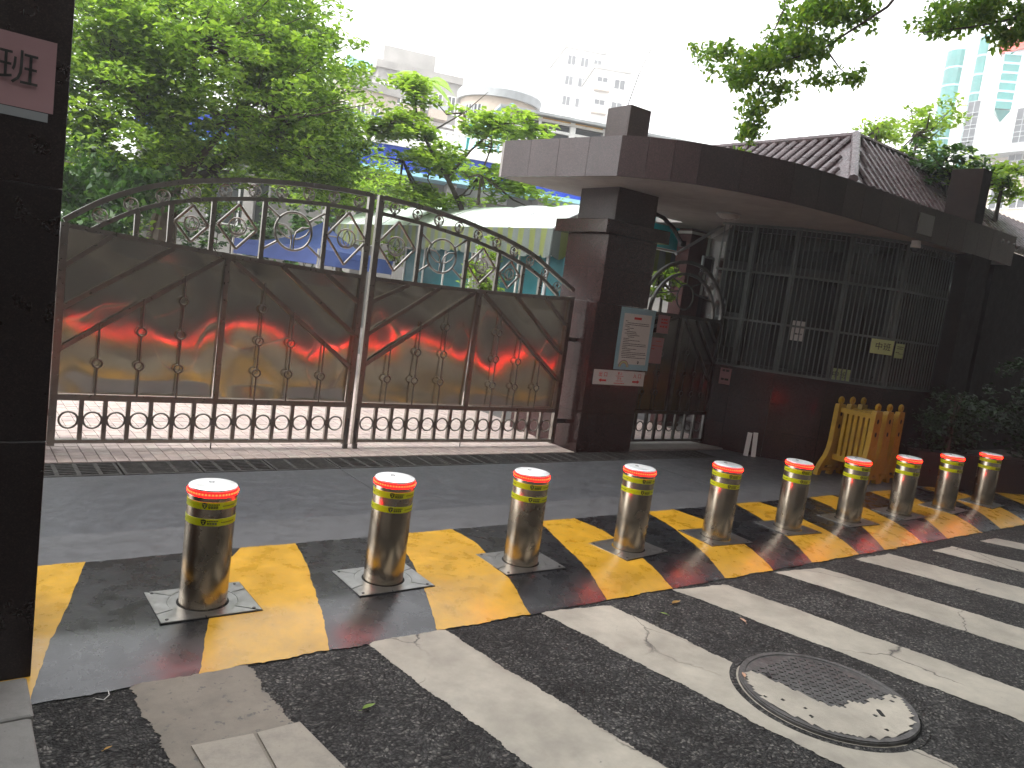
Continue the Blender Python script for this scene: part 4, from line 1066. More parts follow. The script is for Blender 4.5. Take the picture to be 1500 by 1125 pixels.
q = wall_paper('paper_notice', 'lime paper with black characters hung on the grille bars', 1290, 508, .30, .19, 'ypaper', .03); [ptext(q, c_, .105, .01+d_, .0) for c_, d_ in (('中', -.105*.52), ('班', .105*.52))]
q = wall_paper('paper_notice', 'smaller lime paper joined right of the lime paper on the bars', 1314, 514, .20, .19, 'ypaper', .03); plines(q, [(-.07, .07, .055, .008), (-.07, .06, .03, .008), (-.085, -.01, -.02, .010), (-.02, .08, -.035, .006)])
q = wall_paper('paper_notice', 'dim lime paper behind the lower grille bars at the sill', 1236, 551, .27, .17, 'ypaper', -.10); [ptext(q, c_, .10, -.02+d_, .0) for c_, d_ in (('中', -.10*.52), ('班', .10*.52))]
q = wall_paper('paper_notice', 'crumpled white paper taped inside the grille', 1170, 485, .17, .26, 'wpaper', -.06); plines(q, [(-.05, .05, -.04, .02)])
ws = thing('white_stand', 'two short white boards standing at the foot of the guardhouse wall', 'boards', (8.74, 6.08, 0), RAD(-55))
MB().box((-.05, -.02, .16), (.06, .025, .32), Euler((.12, .03, 0))).build('board', 'wmetal', ws); MB().box((.035, 0, .165), (.06, .025, .33), Euler((.12, -.05, 0))).build('board', 'wmetal', ws)

# yellow plastic barriers stacked by the wall
def make_barrier():
    t = thing('plastic_barrier', 'x', 'barrier')
    def outline(h):   # half outline of an end post, (x, z)
        return [(.29, 0), (.275, .08), (.22, .16), (.15, .24), (.105, .33), (.085, .45), (.075, .86), (.065, .90)]
    for y in (-.24, .24):
        R_ = outline(1); P = [(x, z) for x, z in R_]+[(-x, z) for x, z in reversed(R_)]
        b = MB(); n = len(P)
        inn = [(.23, 0), (.20, .06), (.15, .12), (.0, .13), (-.15, .12), (-.20, .06), (-.23, 0)]
        poly = P+inn[::-1]; k = len(poly)
        b.add([(x, y-.03, z) for x, z in poly]+[(x, y+.03, z) for x, z in poly], [tuple(range(k)), tuple(range(2*k-1, k-1, -1))]+[(i, (i+1) % k, k+(i+1) % k, k+i) for i in range(k)])
        o = b.build('end_post', 'ypl', t)
        MB().bx(-.27, .27, y-.025, y+.025, .055, .085).build('foot_bar', 'ypl', t)
        MB().ring((0, y, .945), .036, .018, 'Y', 18, 6).build('lifting_eye', 'ypl', t, smooth=True)
        for z in (.62, .78): MB().ring((0, y-.031 if y < 0 else y+.031, z), .022, .006, 'Y', 14, 5).lathe([(.022, 0)]*2, (0, 9, -9), 4).build('hole_rim', 'ypl', o) if False else None
        for z in (.62, .78):
            b = MB(); b.add([(.024*math.cos(2*math.pi*i/14), y-.0315, z+.03*math.sin(2*math.pi*i/14)) for i in range(14)], [tuple(range(14))]); b.build('hole', 'hole', o)
    for z0, z1 in ((.80, .86), (.20, .27)): MB().bx(-.03, .03, -.21, .21, z0, z1).build('cross_bar', 'ypl', t)
    for y in (-.16, -.09, -.02, .05, .12): MB().bx(-.02, .02, y, y+.045, .27, .80).build('slat', 'ypl', t)
    return t
br = make_barrier()
spots = [(9.10, 4.92, 'yellow plastic barrier leftmost of the stack, red light on its slats'), (9.39, 4.93, 'yellow plastic barrier in the middle of the stack'), (9.68, 4.94, 'yellow plastic barrier rightmost of the stack, nearest the hedge')]
for i, (x, y, lb) in enumerate(spots):
    if i == 0: br.location = (x, y, 0); br.rotation_euler = (0, 0, RAD(-1)); br['label'] = lb; br['group'] = 'yellow plastic barriers'
    else: dup(br, (x, y, 0), RAD(-1+2*i), lb, 'yellow plastic barriers')

# planter with hedge at the right
pa, pb = Vector((9.95, 4.50)), Vector((13.2, 3.1))
pt = thing('planter', 'low red granite planter wall behind the last bollards', 'planter', (11.5, 3.9, 0), 0)
td = (pb-pa).normalized(); nd = Vector((-td.y, td.x))
k = 6
for q in range(k):
    a, c = pa.lerp(pb, q/k)+td*.002, pa.lerp(pb, (q+1)/k)-td*.002; MB().prism([a, c, c+nd*.16, a+nd*.16], -.12, .40).build('wall_panel', 'planter', pt, False)
MB().prism([pa-nd*.02-td*.02, pb-nd*.02, pb+nd*.2, pa+nd*.2], .402, .45).build('capstone', 'planter', pt, False)
MB().prism([pa+nd*.165, pb+nd*.165, (13.2, 4.78), (10.3, 4.78)], -.1, .36).build('soil', 'soil', pt, False)
def hedge(name, label, boxes, n, L, mat, cat='hedge'):
    t = thing(name, label, cat, boxes[0][0])
    cs = []; 
    for c, r in boxes: cs.append(ell_clumps(n, c, r, .35))
    cs = np.concatenate(cs); P = clump_points(cs, [.16]*len(cs), 26, .7)
    P = P[P[:, 1] < 4.85] if cat == 'hedge' else P
    me = leaf_mesh('foliage', P-np.array(boxes[0][0]), L); me.materials.append(MT[mat]); link('foliage', me, t)
    m = MB()
    for c, r in boxes:
        for _ in range(4):
            x, y = c[0]+random.uniform(-.3, .3)*r[0], c[1]+random.uniform(-.3, .3)*r[1]
            m.tube([(x, y, .3), (x+random.uniform(-.1, .1), y, c[2]), (x+random.uniform(-.2, .2), y, c[2]+r[2]*.6)], [.02, .014, .006], 5)
    m.build('stem', 'bark', t, False, kind='stuff')
    return t
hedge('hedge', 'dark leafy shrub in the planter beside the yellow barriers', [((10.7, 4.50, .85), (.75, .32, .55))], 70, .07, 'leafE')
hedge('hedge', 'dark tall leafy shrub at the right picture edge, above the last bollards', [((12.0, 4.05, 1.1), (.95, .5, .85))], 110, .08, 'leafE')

# =================================================================== YARD THINGS
# striped awning tunnel running away along x = 6.7
aw = thing('awning', 'pale barrel awning tunnel with green striped scalloped valance over the yard path', 'awning', (8.2, 11.5, 0))
EX0, EX1, AY0, AY1, EZ = 6.72, 9.9, 8.35, 15.6, 2.66
b = MB(); nx = 14; secs = 7
for s_ in range(secs):
    y0, y1 = AY0+(AY1-AY0)*s_/secs+.012, AY0+(AY1-AY0)*(s_+1)/secs-.012
    b = MB(); vs = []
    for yy in (y0, (y0+y1)/2, y1):
        sag = .02 if yy not in (y0, y1) else 0
        for i in range(nx+1):
            t_ = i/nx; vs.append((EX0+(EX1-EX0)*t_, yy, EZ+.56*math.sin(math.pi*t_)**.8-sag))
    b.add(vs, [(j*(nx+1)+i, j*(nx+1)+i+1, (j+1)*(nx+1)+i+1, (j+1)*(nx+1)+i) for j in range(2) for i in range(nx)]); b.build('roof_cloth', 'mint', aw, False, smooth=True)
    MB().tube([(EX0+(EX1-EX0)*i/nx, y0-.012, EZ+.56*math.sin(math.pi*i/nx)**.8-.004) for i in range(nx+1)], .018, 6).build('hoop', 'gmetal', aw, False)
def valance(p0, p1, h, name='valance'):
    b = MB(); p0 = Vector(p0); p1 = Vector(p1); L = (p1-p0).length; sw = .13; n = int(L/sw); sub = 6; d = (p1-p0).normalized(); nn = Vector((d.y, -d.x, 0))
    for k in range(n):
        b.cur = k % 2; vs = []
        for i in range(sub+1):
            s_ = (k+i/sub)*L/n; w_ = .018*math.sin(9*s_)+.012*math.sin(23*s_); q = p0+d*s_
            sc = abs(math.sin(math.pi*s_/.26))*.05
            vs += [q, q-Vector((0, 0, h*.5))+nn*w_*.6, q-Vector((0, 0, h+sc))+nn*w_]
        b.add(vs, [(i*3+j, i*3+j+1, i*3+3+j+1, i*3+3+j) for i in range(sub) for j in range(2)])
    return b.build(name, ['stripeA', 'stripeB'], aw, False, smooth=True)
valance((EX0, AY1, EZ), (EX0, AY0, EZ), .36); valance((EX0, AY0-.01, EZ), (EX1, AY0-.01, EZ), .36)
for y in (8.4, 10.2, 12.0, 13.8, 15.5): MB().tube([(EX0+.03, y, 0), (EX0+.03, y, EZ)], .022, 8).build('post', 'gmetal', aw, False)
MB().tube([(EX1-.05, 8.4, 0), (EX1-.05, 8.4, EZ)], .022, 8).build('post', 'gmetal', aw, False)
# teal hoarding under it
hd = thing('hoarding', 'teal sheet hoarding with white battens below the striped awning', 'hoarding', (7.0, 12, 0))
def y_at(px, py, x=6.98): return on_plane(px, py, (x, 0, 0), (1, 0, 0)).y
ys = [y_at(x_, 410) for x_ in (592, 620, 650, 690)]; ys2 = [y_at(x_, 415) for x_ in (728, 758, 800, 838)]
for seq in (ys, ys2):
    for a, c in zip(seq[:-1], seq[1:]):
        MB().bx(6.96, 6.99, min(a, c)+.02, max(a, c)-.02, .03, 2.30).build('teal_panel', 'teal', hd, False)
    for a in seq: MB().bx(6.94, 7.0, a-.018, a+.018, 0, 2.33).build('batten', 'wmetal', hd, False)
cy = thing('cyan_screen', 'bright cyan translucent sheet seen right of the granite pillar', 'screen', (9.0, 8.3, 0))
MB().bx(8.5, 9.36, 8.30, 8.315, 2.70, 3.42).build('sheet', 'cyan', cy, False)
MB().bx(9.37, 9.41, 8.27, 8.31, 0, 3.44).build('frame_post', 'wmetal', cy, False)
for z_ in (2.68, 3.05): MB().bx(8.5, 9.37, 8.275, 8.298, z_-.012, z_+.012).build('frame_rail', 'gmetal', cy, False)
# blue pop-up tent
tn = thing('canopy_tent', 'blue pop up canopy tent standing behind the gate', 'tent', (4.95, 12.6, 0))
nc = on_z(467, 364, 2.0) if False else at_dist(467, 364, 12.4); lc = at_dist(342, 348, 13.2); rc = at_dist(577, 383, 14.2); pk = at_dist(474, 325, 13.6)
lc.z = nc.z-.0; bc = lc+rc-nc
CN = [nc, rc, bc, lc]
for i in range(4):
    a, c = CN[i], CN[(i+1) % 4]; b = MB(); N = 8; vs = []
    for u in range(N+1):
        for v in range(N+1-u):
            f, g = u/N, v/N; p = a*(1-f-g)+c*f+pk*g; p = p-Vector((0, 0, .10*(1-g)*4*max(0, f)*max(0, (1-f-g))*.9+.16*math.sin(math.pi*g)*.9)); vs.append(p)
    idx = {}; q = 0
    for u in range(N+1):
        for v in range(N+1-u): idx[(u, v)] = q; q += 1
    fs = []
    for u in range(N):
        for v in range(N-u):
            fs.append((idx[(u, v)], idx[(u+1, v)], idx[(u, v+1)]))
            if u+v < N-1: fs.append((idx[(u+1, v)], idx[(u+1, v+1)], idx[(u, v+1)]))
    b.add(vs, fs); b.build('roof_panel', 'tentblue', tn, False, smooth=True)
    b = MB(); vs = []
    for u in range(13):
        f = u/12; p = a.lerp(c, f); p = p-Vector((0, 0, .10*4*f*(1-f)*.0)); off = .02*math.sin(11*f+i); d = (c-a).normalized(); nn = Vector((d.y, -d.x, 0))
        vs += [p, p+nn*off-Vector((0, 0, .12)), p+nn*off*1.6-Vector((0, 0, .24))]
    b.add(vs, [(u*3+j, u*3+j+1, u*3+3+j+1, u*3+3+j) for u in range(12) for j in range(2)]); b.build('valance', 'tentblue', tn, False, smooth=True)
    MB().tube([(a.x, a.y, 0), (a.x, a.y, a.z)], .02, 6).build('leg', 'wmetal', tn, False)
lw = thing('low_wall', 'pale low wall behind the big tree in the yard', 'wall', (2.5, 16.5, 0)); MB().bx(-2, 5.5, 16.4, 16.6, -.1, 1.75).build('wall_face', 'bgrey', lw, False)
for i in range(5): MB().bx(-2+i*1.5+.05, -2+i*1.5+1.4, 16.36, 16.4, .2, 1.4).build('wall_panel', 'bwhite', lw, False)

# =================================================================== TREES
def tree(name, label, base, trunk, lobes, n, per, L, mat, clump_r=.32, group=None, shell=.5, up=.6, cat='tree', flat=.5):
    """trunk: list of polylines [(pts, radii)], lobes: [(centre, radii, share)]"""
    t = thing(name, label, cat, base, 0, group)
    m = MB()
    for pts, rs in trunk: m.tube(pts, rs, 8)
    cs = []
    for c, r, sh in lobes: cs.append(ell_clumps(max(4, int(n*sh)), c, r, shell, lump=.3))
    cs = np.concatenate(cs)
    # twigs to a share of the clumps
    ends = [Vector(p[-1]) for p, r in trunk]+[Vector(p[len(p)//2]) for p, r in trunk]
    tw = MB()
    for i in range(0, len(cs), 4):
        c = Vector(cs[i]); e = min(ends, key=lambda q: (q-c).length)
        mid = e.lerp(c, .5)+Vector((random.uniform(-.1, .1), random.uniform(-.1, .1), -.12)); tw.tube([e, mid, c], [.022, .014, .005], 4, False)
    m.build('trunk', 'bark', t, False, smooth=True); tw.build('twigs', 'bark', t, False, kind='stuff')
    P = clump_points(cs, rng.uniform(.6, 1.3, len(cs))*clump_r, per, flat)
    me = leaf_mesh('crown', P-np.array(base), L, up=up); me.materials.append(MT[mat]); link('crown', me, t)
    return t
def ad(px, py, D): return tuple(at_dist(px, py, D))
# big tree left
bs = at_dist(238, 352, 13.5); bs.z = -.1
tree('broadleaf_tree', 'large dense green tree behind the left gate leaf beside the dark pillar', tuple(bs),
     [([tuple(bs), ad(242, 340, 13.5), ad(250, 280, 13.5), ad(262, 215, 13.5), ad(275, 140, 13.4), ad(290, 60, 13.4)], [.22, .17, .15, .11, .07, .03]), ([ad(225, 352, 13.6), ad(232, 320, 13.5), ad(250, 282, 13.5)], [.12, .10, .09]),
      ([ad(252, 270, 13.5), ad(290, 235, 13.4), ad(345, 170, 13.2)], [.09, .06, .03]), ([ad(252, 275, 13.5), ad(310, 250, 13.8), ad(400, 190, 14)], [.09, .06, .03]), ([ad(260, 220, 13.5), ad(220, 160, 13.3), ad(170, 110, 13.3)], [.07, .05, .02]), ([ad(250, 290, 13.5), ad(200, 245, 13.2), ad(150, 225, 13)], [.06, .05, .02])],
     [(ad(310, 110, 13.6), (2.15, 2.2, 1.9), .48), (ad(185, 175, 13.2), (1.2, 1.5, 1.5), .2), (ad(420, 160, 14.2), (1.0, 1.4, 1.5), .2), (ad(270, 30, 13.8), (1.9, 1.8, 1.1), .12), (ad(485, 240, 14.5), (.6, .8, .75), .08), (ad(400, 60, 14), (.9, 1.2, .9), .1), (ad(150, 80, 13.2), (.8, 1.2, 1.3), .14)], 900, 56, .11, 'leafA', .34)
# lighter tree behind to the right
b2 = at_dist(505, 352, 17.5); b2.z = -.1
tree('broadleaf_tree', 'pale green bushy tree between the large tree and the young sapling', tuple(b2), [([tuple(b2), ad(500, 300, 17.5), ad(495, 230, 17.5), ad(490, 170, 17.4)], [.12, .09, .06, .03])],
     [(ad(480, 220, 17.5), (1.0, 1.2, 1.35), .62), (ad(540, 275, 17), (1.0, .9, .55), .38)], 150, 44, .12, 'leafB', .33)
b3 = at_dist(700, 352, 14.2); b3.z = -.1
tree('young_tree', 'young tree with loose tiers of bright leaves above the awning', tuple(b3),
     [([tuple(b3), ad(676, 305, 14.2), ad(655, 260, 14.2), ad(632, 222, 14.2), ad(612, 180, 14.2), ad(605, 120, 14.2)], [.07, .05, .04, .032, .02, .008]), ([ad(655, 260, 14.2), ad(690, 220, 14), ad(735, 180, 13.9), ad(800, 185, 13.8)], [.03, .02, .015, .006]), ([ad(640, 235, 14.2), ad(590, 235, 14.3), ad(540, 228, 14.3)], [.02, .014, .006]), ([ad(700, 300, 13.9), ad(705, 255, 13.9), ad(720, 215, 13.9)], [.03, .02, .01]), ([ad(615, 185, 14.2), ad(570, 172, 14.2)], [.015, .006]), ([ad(620, 200, 14.2), ad(680, 165, 14.1), ad(715, 135, 14.1)], [.018, .012, .005])],
     [(ad(590, 185, 14.2), (.85, .7, .34), .2), (ad(610, 130, 14.2), (.42, .5, .35), .10), (ad(650, 240, 14.2), (1.1, .8, .38), .19), (ad(720, 185, 14), (.75, .6, .36), .16), (ad(745, 270, 14), (.8, .6, .38), .16), (ad(620, 285, 14.3), (1.1, .8, .25), .14), (ad(780, 190, 13.8), (.35, .4, .22), .05)], 230, 34, .15, 'leafB', .27, shell=.12, up=.72, flat=.4)
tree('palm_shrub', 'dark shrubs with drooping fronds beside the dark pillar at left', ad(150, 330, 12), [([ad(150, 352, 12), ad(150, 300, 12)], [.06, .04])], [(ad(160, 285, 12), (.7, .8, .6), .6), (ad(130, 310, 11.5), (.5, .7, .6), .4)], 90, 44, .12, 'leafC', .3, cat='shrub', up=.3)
tree('yard_shrub', 'small bright shrub showing in the gap of the teal hoarding', ad(705, 425, 11.5), [([(*ad(705, 425, 11.5)[:2], 0), ad(706, 395, 11.5)], [.03, .02])], [(ad(706, 400, 11.6), (.3, .3, .45), 1)], 26, 26, .09, 'leafB', .14, cat='shrub')
tree('yard_shrub', 'small bright shrub at the right corner of the blue tent', ad(578, 372, 14.8), [([(*ad(578, 372, 14.8)[:2], 0), ad(578, 372, 14.8)], [.03, .02])], [(ad(578, 366, 14.8), (.3, .3, .3), 1)], 16, 26, .09, 'leafB', .14, cat='shrub')
tree('yard_shrub', 'bright shrub seen through the arch of the side gate', ad(975, 432, 11.7), [([(*ad(975, 432, 11.7)[:2], 0), ad(972, 415, 11.7)], [.03, .02])], [(ad(976, 418, 11.7), (.24, .18, .26), 1)], 34, 24, .08, 'leafB', .1, cat='shrub')
hedge('shade_shrubs', 'dark leafy mass added for the shade in the yard behind the large tree', [((1.2, 18.6, 2.2), (1.3, .9, 2.2)), ((3.4, 18.9, 2.0), (1.4, .9, 2.1)), ((5.6, 19.2, 1.9), (1.4, .9, 2.0)), ((7.4, 19.0, 1.7), (1.2, .8, 1.9))], 120, .16, 'leafC', 'shrubs')  # foliage added to stand in for the dark shade beneath the trees
# street trees over the camera; only their hanging sprays are in the picture
sb = Vector((9.6, -2.6, -.14))
spray = []
def pp(px, py, D): return ad(px, py, D)
limbs = [([tuple(sb), (9.4, -2.4, 2), (9.0, -1.9, 4.2), (8.2, -.6, 6.2), (7.4, 1.2, 7.4), (6.5, 3.0, 8.0)], [.38, .33, .28, .22, .15, .08]), ([(9.0, -1.9, 4.2), (10.2, -.4, 5.8), (10.3, 1.6, 6.6), (9.8, 3.0, 6.4)], [.2, .15, .10, .05]), ([(8.2, -.6, 6.2), (5.5, -1.2, 7.6), (2.5, -1.5, 8.2), (-.5, -1.5, 8.4)], [.2, .14, .09, .04]), ([(9.0, -1.9, 4.2), (9.0, -4.0, 6.5), (7.5, -6, 8)], [.2, .12, .05]),
         ([(9.8, 3.0, 6.4), pp(1500, 25, 9.2), pp(1420, 40, 9.0), pp(1345, 48, 8.8)], [.04, .016, .010, .004]), ([(7.4, 1.2, 7.4), (8.2, 3.6, 7.0), pp(1300, 10, 8.6), pp(1200, 75, 8.6), pp(1135, 92, 8.6), pp(1100, 120, 8.6)], [.08, .035, .014, .010, .007, .003]), ([pp(1135, 92, 8.6), pp(1105, 140, 8.5), pp(1092, 205, 8.5)], [.012, .008, .003]), ([(6.5, 3.0, 8.0), pp(1140, -60, 8.8), pp(1150, 10, 8.7), pp(1120, 75, 8.7), pp(1040, 80, 8.7)], [.05, .018, .010, .007, .003]), ([pp(1210, 72, 8.6), pp(1230, 100, 8.6), pp(1250, 118, 8.6)], [.01, .006, .002])]
t_ = thing('street_tree', 'street tree whose leafy branches hang into the top right of the view', 'tree', tuple(sb))
m = MB()
for pts, rs in limbs: m.tube(pts, rs, 8)
m.build('trunk', 'bark', t_, False, smooth=True)
lob = []
def spr(px, py, D, rx, rz, n):
    c = ad(px, py, D); cs = ell_clumps(n, c, (rx, rx, rz), .2, lump=.2); lob.append(cs)
for a in ((1175, 30, 8.7, .34, .3, 30), (1150, 75, 8.6, .32, .22, 30), (1105, 90, 8.6, .28, .16, 22), (1050, 80, 8.7, .26, .10, 16), (1095, 120, 8.6, .22, .14, 14), (1105, 160, 8.5, .14, .22, 14), (1092, 195, 8.5, .10, .16, 10), (1195, 75, 8.6, .22, .2, 20), (1215, 20, 8.7, .35, .16, 22), (1262, 20, 8.7, .2, .15, 12), (1215, 115, 8.6, .3, .10, 7), (1250, 105, 8.6, .12, .16, 4), (1140, 125, 8.5, .2, .16, 10), (1065, 115, 8.6, .18, .12, 6),
          (1400, 20, 9.0, .34, .16, 22), (1450, 10, 9.1, .4, .2, 34), (1370, 38, 8.9, .22, .09, 10), (1460, 50, 9.1, .22, .12, 14), (1495, 30, 9.2, .25, .25, 16), (1240, -30, 8.6, .5, .3, 25)): spr(*a)
cs = np.concatenate(lob); P = clump_points(cs, rng.uniform(.6, 1.2, len(cs))*.14, 26, .7)
me = leaf_mesh('crown', P-np.array(sb), .072, up=.35); me.materials.append(MT['leafD']); link('crown', me, t_)
# thick crown over the street (shade)
cs = []
for c, r, k in (((8.5, -.6, 9.6), (4.6, 5.0, 2.2), 240), ((12.0, -1.0, 8.4), (4.6, 3.6, 2.3), 320), ((9.5, 3.0, 9.2), (3.8, 1.7, 1.5), 260)): cs.append(ell_clumps(k, c, r, .25, lump=.15))
P = clump_points(np.concatenate(cs), [.75]*820, 38, .45)
me = leaf_mesh('upper_crown', P-np.array(sb), .27, .62, up=.7); me.materials.append(MT['leafC']); link('upper_crown', me, t_)
s2 = thing('street_tree', 'unseen second street tree added beyond the right edge to shade the guardhouse', 'tree', (19, -3.2, -.14))  # added out of view to cut the light on the guardhouse
MB().tube([(19, -3.2, -.14), (18.8, -3, 3), (18.3, -2, 6), (17.5, -.8, 8)], [.36, .3, .22, .08], 8).build('trunk', 'bark', s2, False, smooth=True)
P = clump_points(ell_clumps(520, (17.5, -.8, 6.8), (4.6, 3.6, 3.6), .3), [.75]*520, 36, .5)
me = leaf_mesh('crown', P-np.array((19, -3.2, -.14)), .27, .62, up=.6); me.materials.append(MT['leafC']); link('crown', me, s2)
for lb, px, py, D, rr, n, mt in (('small bright tree rising behind the tiled roof corner', 1345, 195, 15, (1.0, .8, .45), 46, 'leafB'), ('dark ivy mass climbing over the roof behind the brown column', 1395, 245, 13.2, (1.1, .7, .32), 60, 'leafC'), ('bright leafy shrub on the roof right of the brown column', 1470, 262, 13.6, (.9, .6, .28), 40, 'leafB'), ('pale sprig of leaves standing above the roof ridge', 1285, 188, 14, (.35, .4, .22), 14, 'leafB')):
    c = ad(px, py, D); tree('roof_plant', lb, c, [([(c[0], c[1], 3.5), c], [.04, .02])], [(c, rr, 1)], n, 26, .11, mt, .2, cat='plant', shell=.2)
print('trees done')

# the other side of the street, seen only as reflections in the steel gate
ob = thing('street_building', 'grey brown building across the street behind the camera', 'building', (5, -15, 0))
MB().bx(-30, 45, -24, -15, -.14, 24).build('wall', 'street', ob, False)
for k in range(12): MB().bx(-28+k*6, -24.5+k*6, -14.999, -14.95, 3.2, 5.2).build('window', 'window', ob, False); MB().bx(-28+k*6, -24.5+k*6, -14.999, -14.95, 7.2, 9.2).build('window', 'window', ob, False)
MB().bx(-30, 45, -14.999, -13.2, 2.75, 3.0).build('shop_awning', 'wallbrown', ob, False)
cbd = thing('unseen_light_block', 'unseen plain block added beyond the right edge of the view to cut side light', 'building', (30, 0, 0))  # added out of view to block light coming from the right
MB().bx(25, 40, -14.9, 4.6, -.14, 20).build('wall', 'street', cbd, False)
nb_ = thing('unseen_sun_block', 'unseen tall block added left of the forecourt to keep the sun off it', 'building', (-12, 6, 0))  # added out of view, tall enough to keep the sun off the forecourt
MB().bx(-16, -5.5, -13, 6.4, -.14, 46).build('wall', 'bgrey', nb_, False)
# =================================================================== FAR BUILDINGS
def facade_frame(p0, p1):
    d = (p1-p0); d.z = 0; rz = math.atan2(d.y, d.x); n_ = Vector((math.sin(rz), -math.cos(rz), 0))
    return rz, n_
class Fac:
    """a building whose front lies in a vertical plane; (s, z) run along and up it, y goes back"""
    def __init__(s, name, label, cat, p0, rz):
        s.t = thing(name, label, cat, (p0.x, p0.y, 0), rz); s.p0 = Vector((p0.x, p0.y, 0)); s.rz = rz; s.n = (math.sin(rz), -math.cos(rz), 0); s.d = Vector((math.cos(rz), math.sin(rz), 0))
    def at(s, px, py):
        p = on_plane(px, py, s.p0, s.n); return (p-s.p0).dot(s.d), p.z
    def box(s, nm, mat, a, b, y0, y1, z0, z1, parent=None):
        return MB().bx(a, b, y0, y1, z0, z1).build(nm, mat, parent or s.t)
    def window(s, a, b, z0, z1, y=0.0, mat='window', fr='wmetal'):
        f = MB(); w = min(.06, (b-a)*.08)
        f.bx(a, b, y-.05, y+.04, z0, z0+w).bx(a, b, y-.05, y+.04, z1-w, z1).bx(a, a+w, y-.05, y+.04, z0+w, z1-w).bx(b-w, b, y-.05, y+.04, z0+w, z1-w).bx((a+b)/2-w/2, (a+b)/2+w/2, y-.04, y+.03, z0+w, z1-w)
        o = f.build('window', fr, s.t); MB().bx(a+w, b-w, y-.012, y+.02, z0+w, z1-w).build('pane', mat, o); return o
# school with blue band
sc = Fac('school_building', 'long school building with blue tiled band and white balustrade behind the trees', 'building', Vector((9.9, 22.6, 0)), RAD(-23))
sc.box('lower_wall', 'bgrey', -6, 19, .9, 9, 0, 4.86); sc.box('gallery_edge', 'bcyan', -6, 19, -.1, .9, 4.87, 5.0); sc.box('blue_band', 'bblue', -6, 19, .05, .9, 5.002, 5.70); sc.box('coping', 'bwhite', -6, 19, 0, .95, 5.702, 5.80)
sc.box('terrace', 'bgrey', -6, 19, .95, 9, 4.87, 5.72)
fb = None
for k in range(120):
    x = -5.9+k*.2
    if fb is None:
        o = MB().bx(-.035, .035, .2, .27, 5.80, 6.38).build('baluster', 'wmetal', sc.t); o.location = (x, 0, 0); fb = o.data
    else: share('baluster', fb, sc.t, (x, 0, 0))
sc.box('handrail', 'wmetal', -6, 19, .17, .30, 6.381, 6.46)
for k in range(6): sc.window(-4+k*3.4, -2.2+k*3.4, 2.6, 4.3, .88)
for k in range(9): sc.box('pilaster', 'bgrey', -5.9+k*3.0, -5.6+k*3.0, .1, .88, 0, 4.86)
_, zu = sc.at(572, 160); sc.box('upper_wall', 'bwhite', -3, 6.2, 2.2, 8.5, 5.73, zu); sc.box('upper_coping', 'bblue', -3.1, 1.9, 2.0, 2.19, zu-.12, zu+.12)
for k in range(3): sc.window(.6+k*1.9, 1.6+k*1.9, 6.2, zu-.35, 2.18)
a, z = sc.at(735, 175); MB().lathe([(1.0, 0), (.98, .3), (.85, .62), (.6, .85), (.3, .97), (.01, 1.0)], (a, 1.6, z-.9), 28, False).build('dome', 'bcyan', sc.t, smooth=True); MB().lathe([(1.0, 0), (1.0, 1.6)], (a, 1.6, z-2.5), 28).build('drum', 'bwhite', sc.t, smooth=True)
a, z = sc.at(712, 225); sc.box('teal_screen', 'bglass', a-.5, a+.9, 1.0, 1.1, 5.8, z+1.0)
# pergola hall on the terrace
a0, z0 = sc.at(748, 160); a1, z1 = sc.at(1035, 207); zt = (z0+z1)/2
sc.box('hall_wall', 'bgrey', a0+.1, a1, .62, 6, 5.73, zt-.025)
sc.box('hall_roof', 'gmetal', a0-.3, a1, .2, 6, zt-.02, zt+.06)
sc.box('hall_beam', 'wmetal', a0-.2, a1, .42, .52, zt-.17, zt-.05)
_, zlo = sc.at(800, 206); zmi = (zt+zlo)/2
k = 0; x = a0
while x < a1:
    sc.box('hall_post', 'wmetal', x-.09, x+.09, .40, .55, 5.73, zt-.18) if k % 2 == 0 else sc.box('hall_mullion', 'wmetal', x-.045, x+.045, .42, .52, 5.73, zt-.18)
    sc.box('brace', 'rust', x+.05, x+1.0, .36, .40, zt-.10, zt-.06)
    for (b0, b1) in ((zlo-1.0, zlo-.06), (zlo+.06, zmi-.06), (zmi+.06, zt-.22)):
        if x+1.1 < a1: sc.box('pane', 'window', x+.12, x+1.0, .49, .52, b0, b1)
    x += 1.12; k += 1
for z in (zlo, zmi): sc.box('hall_rail', 'wmetal', a0, a1, .41, .49, z-.04, z+.04)
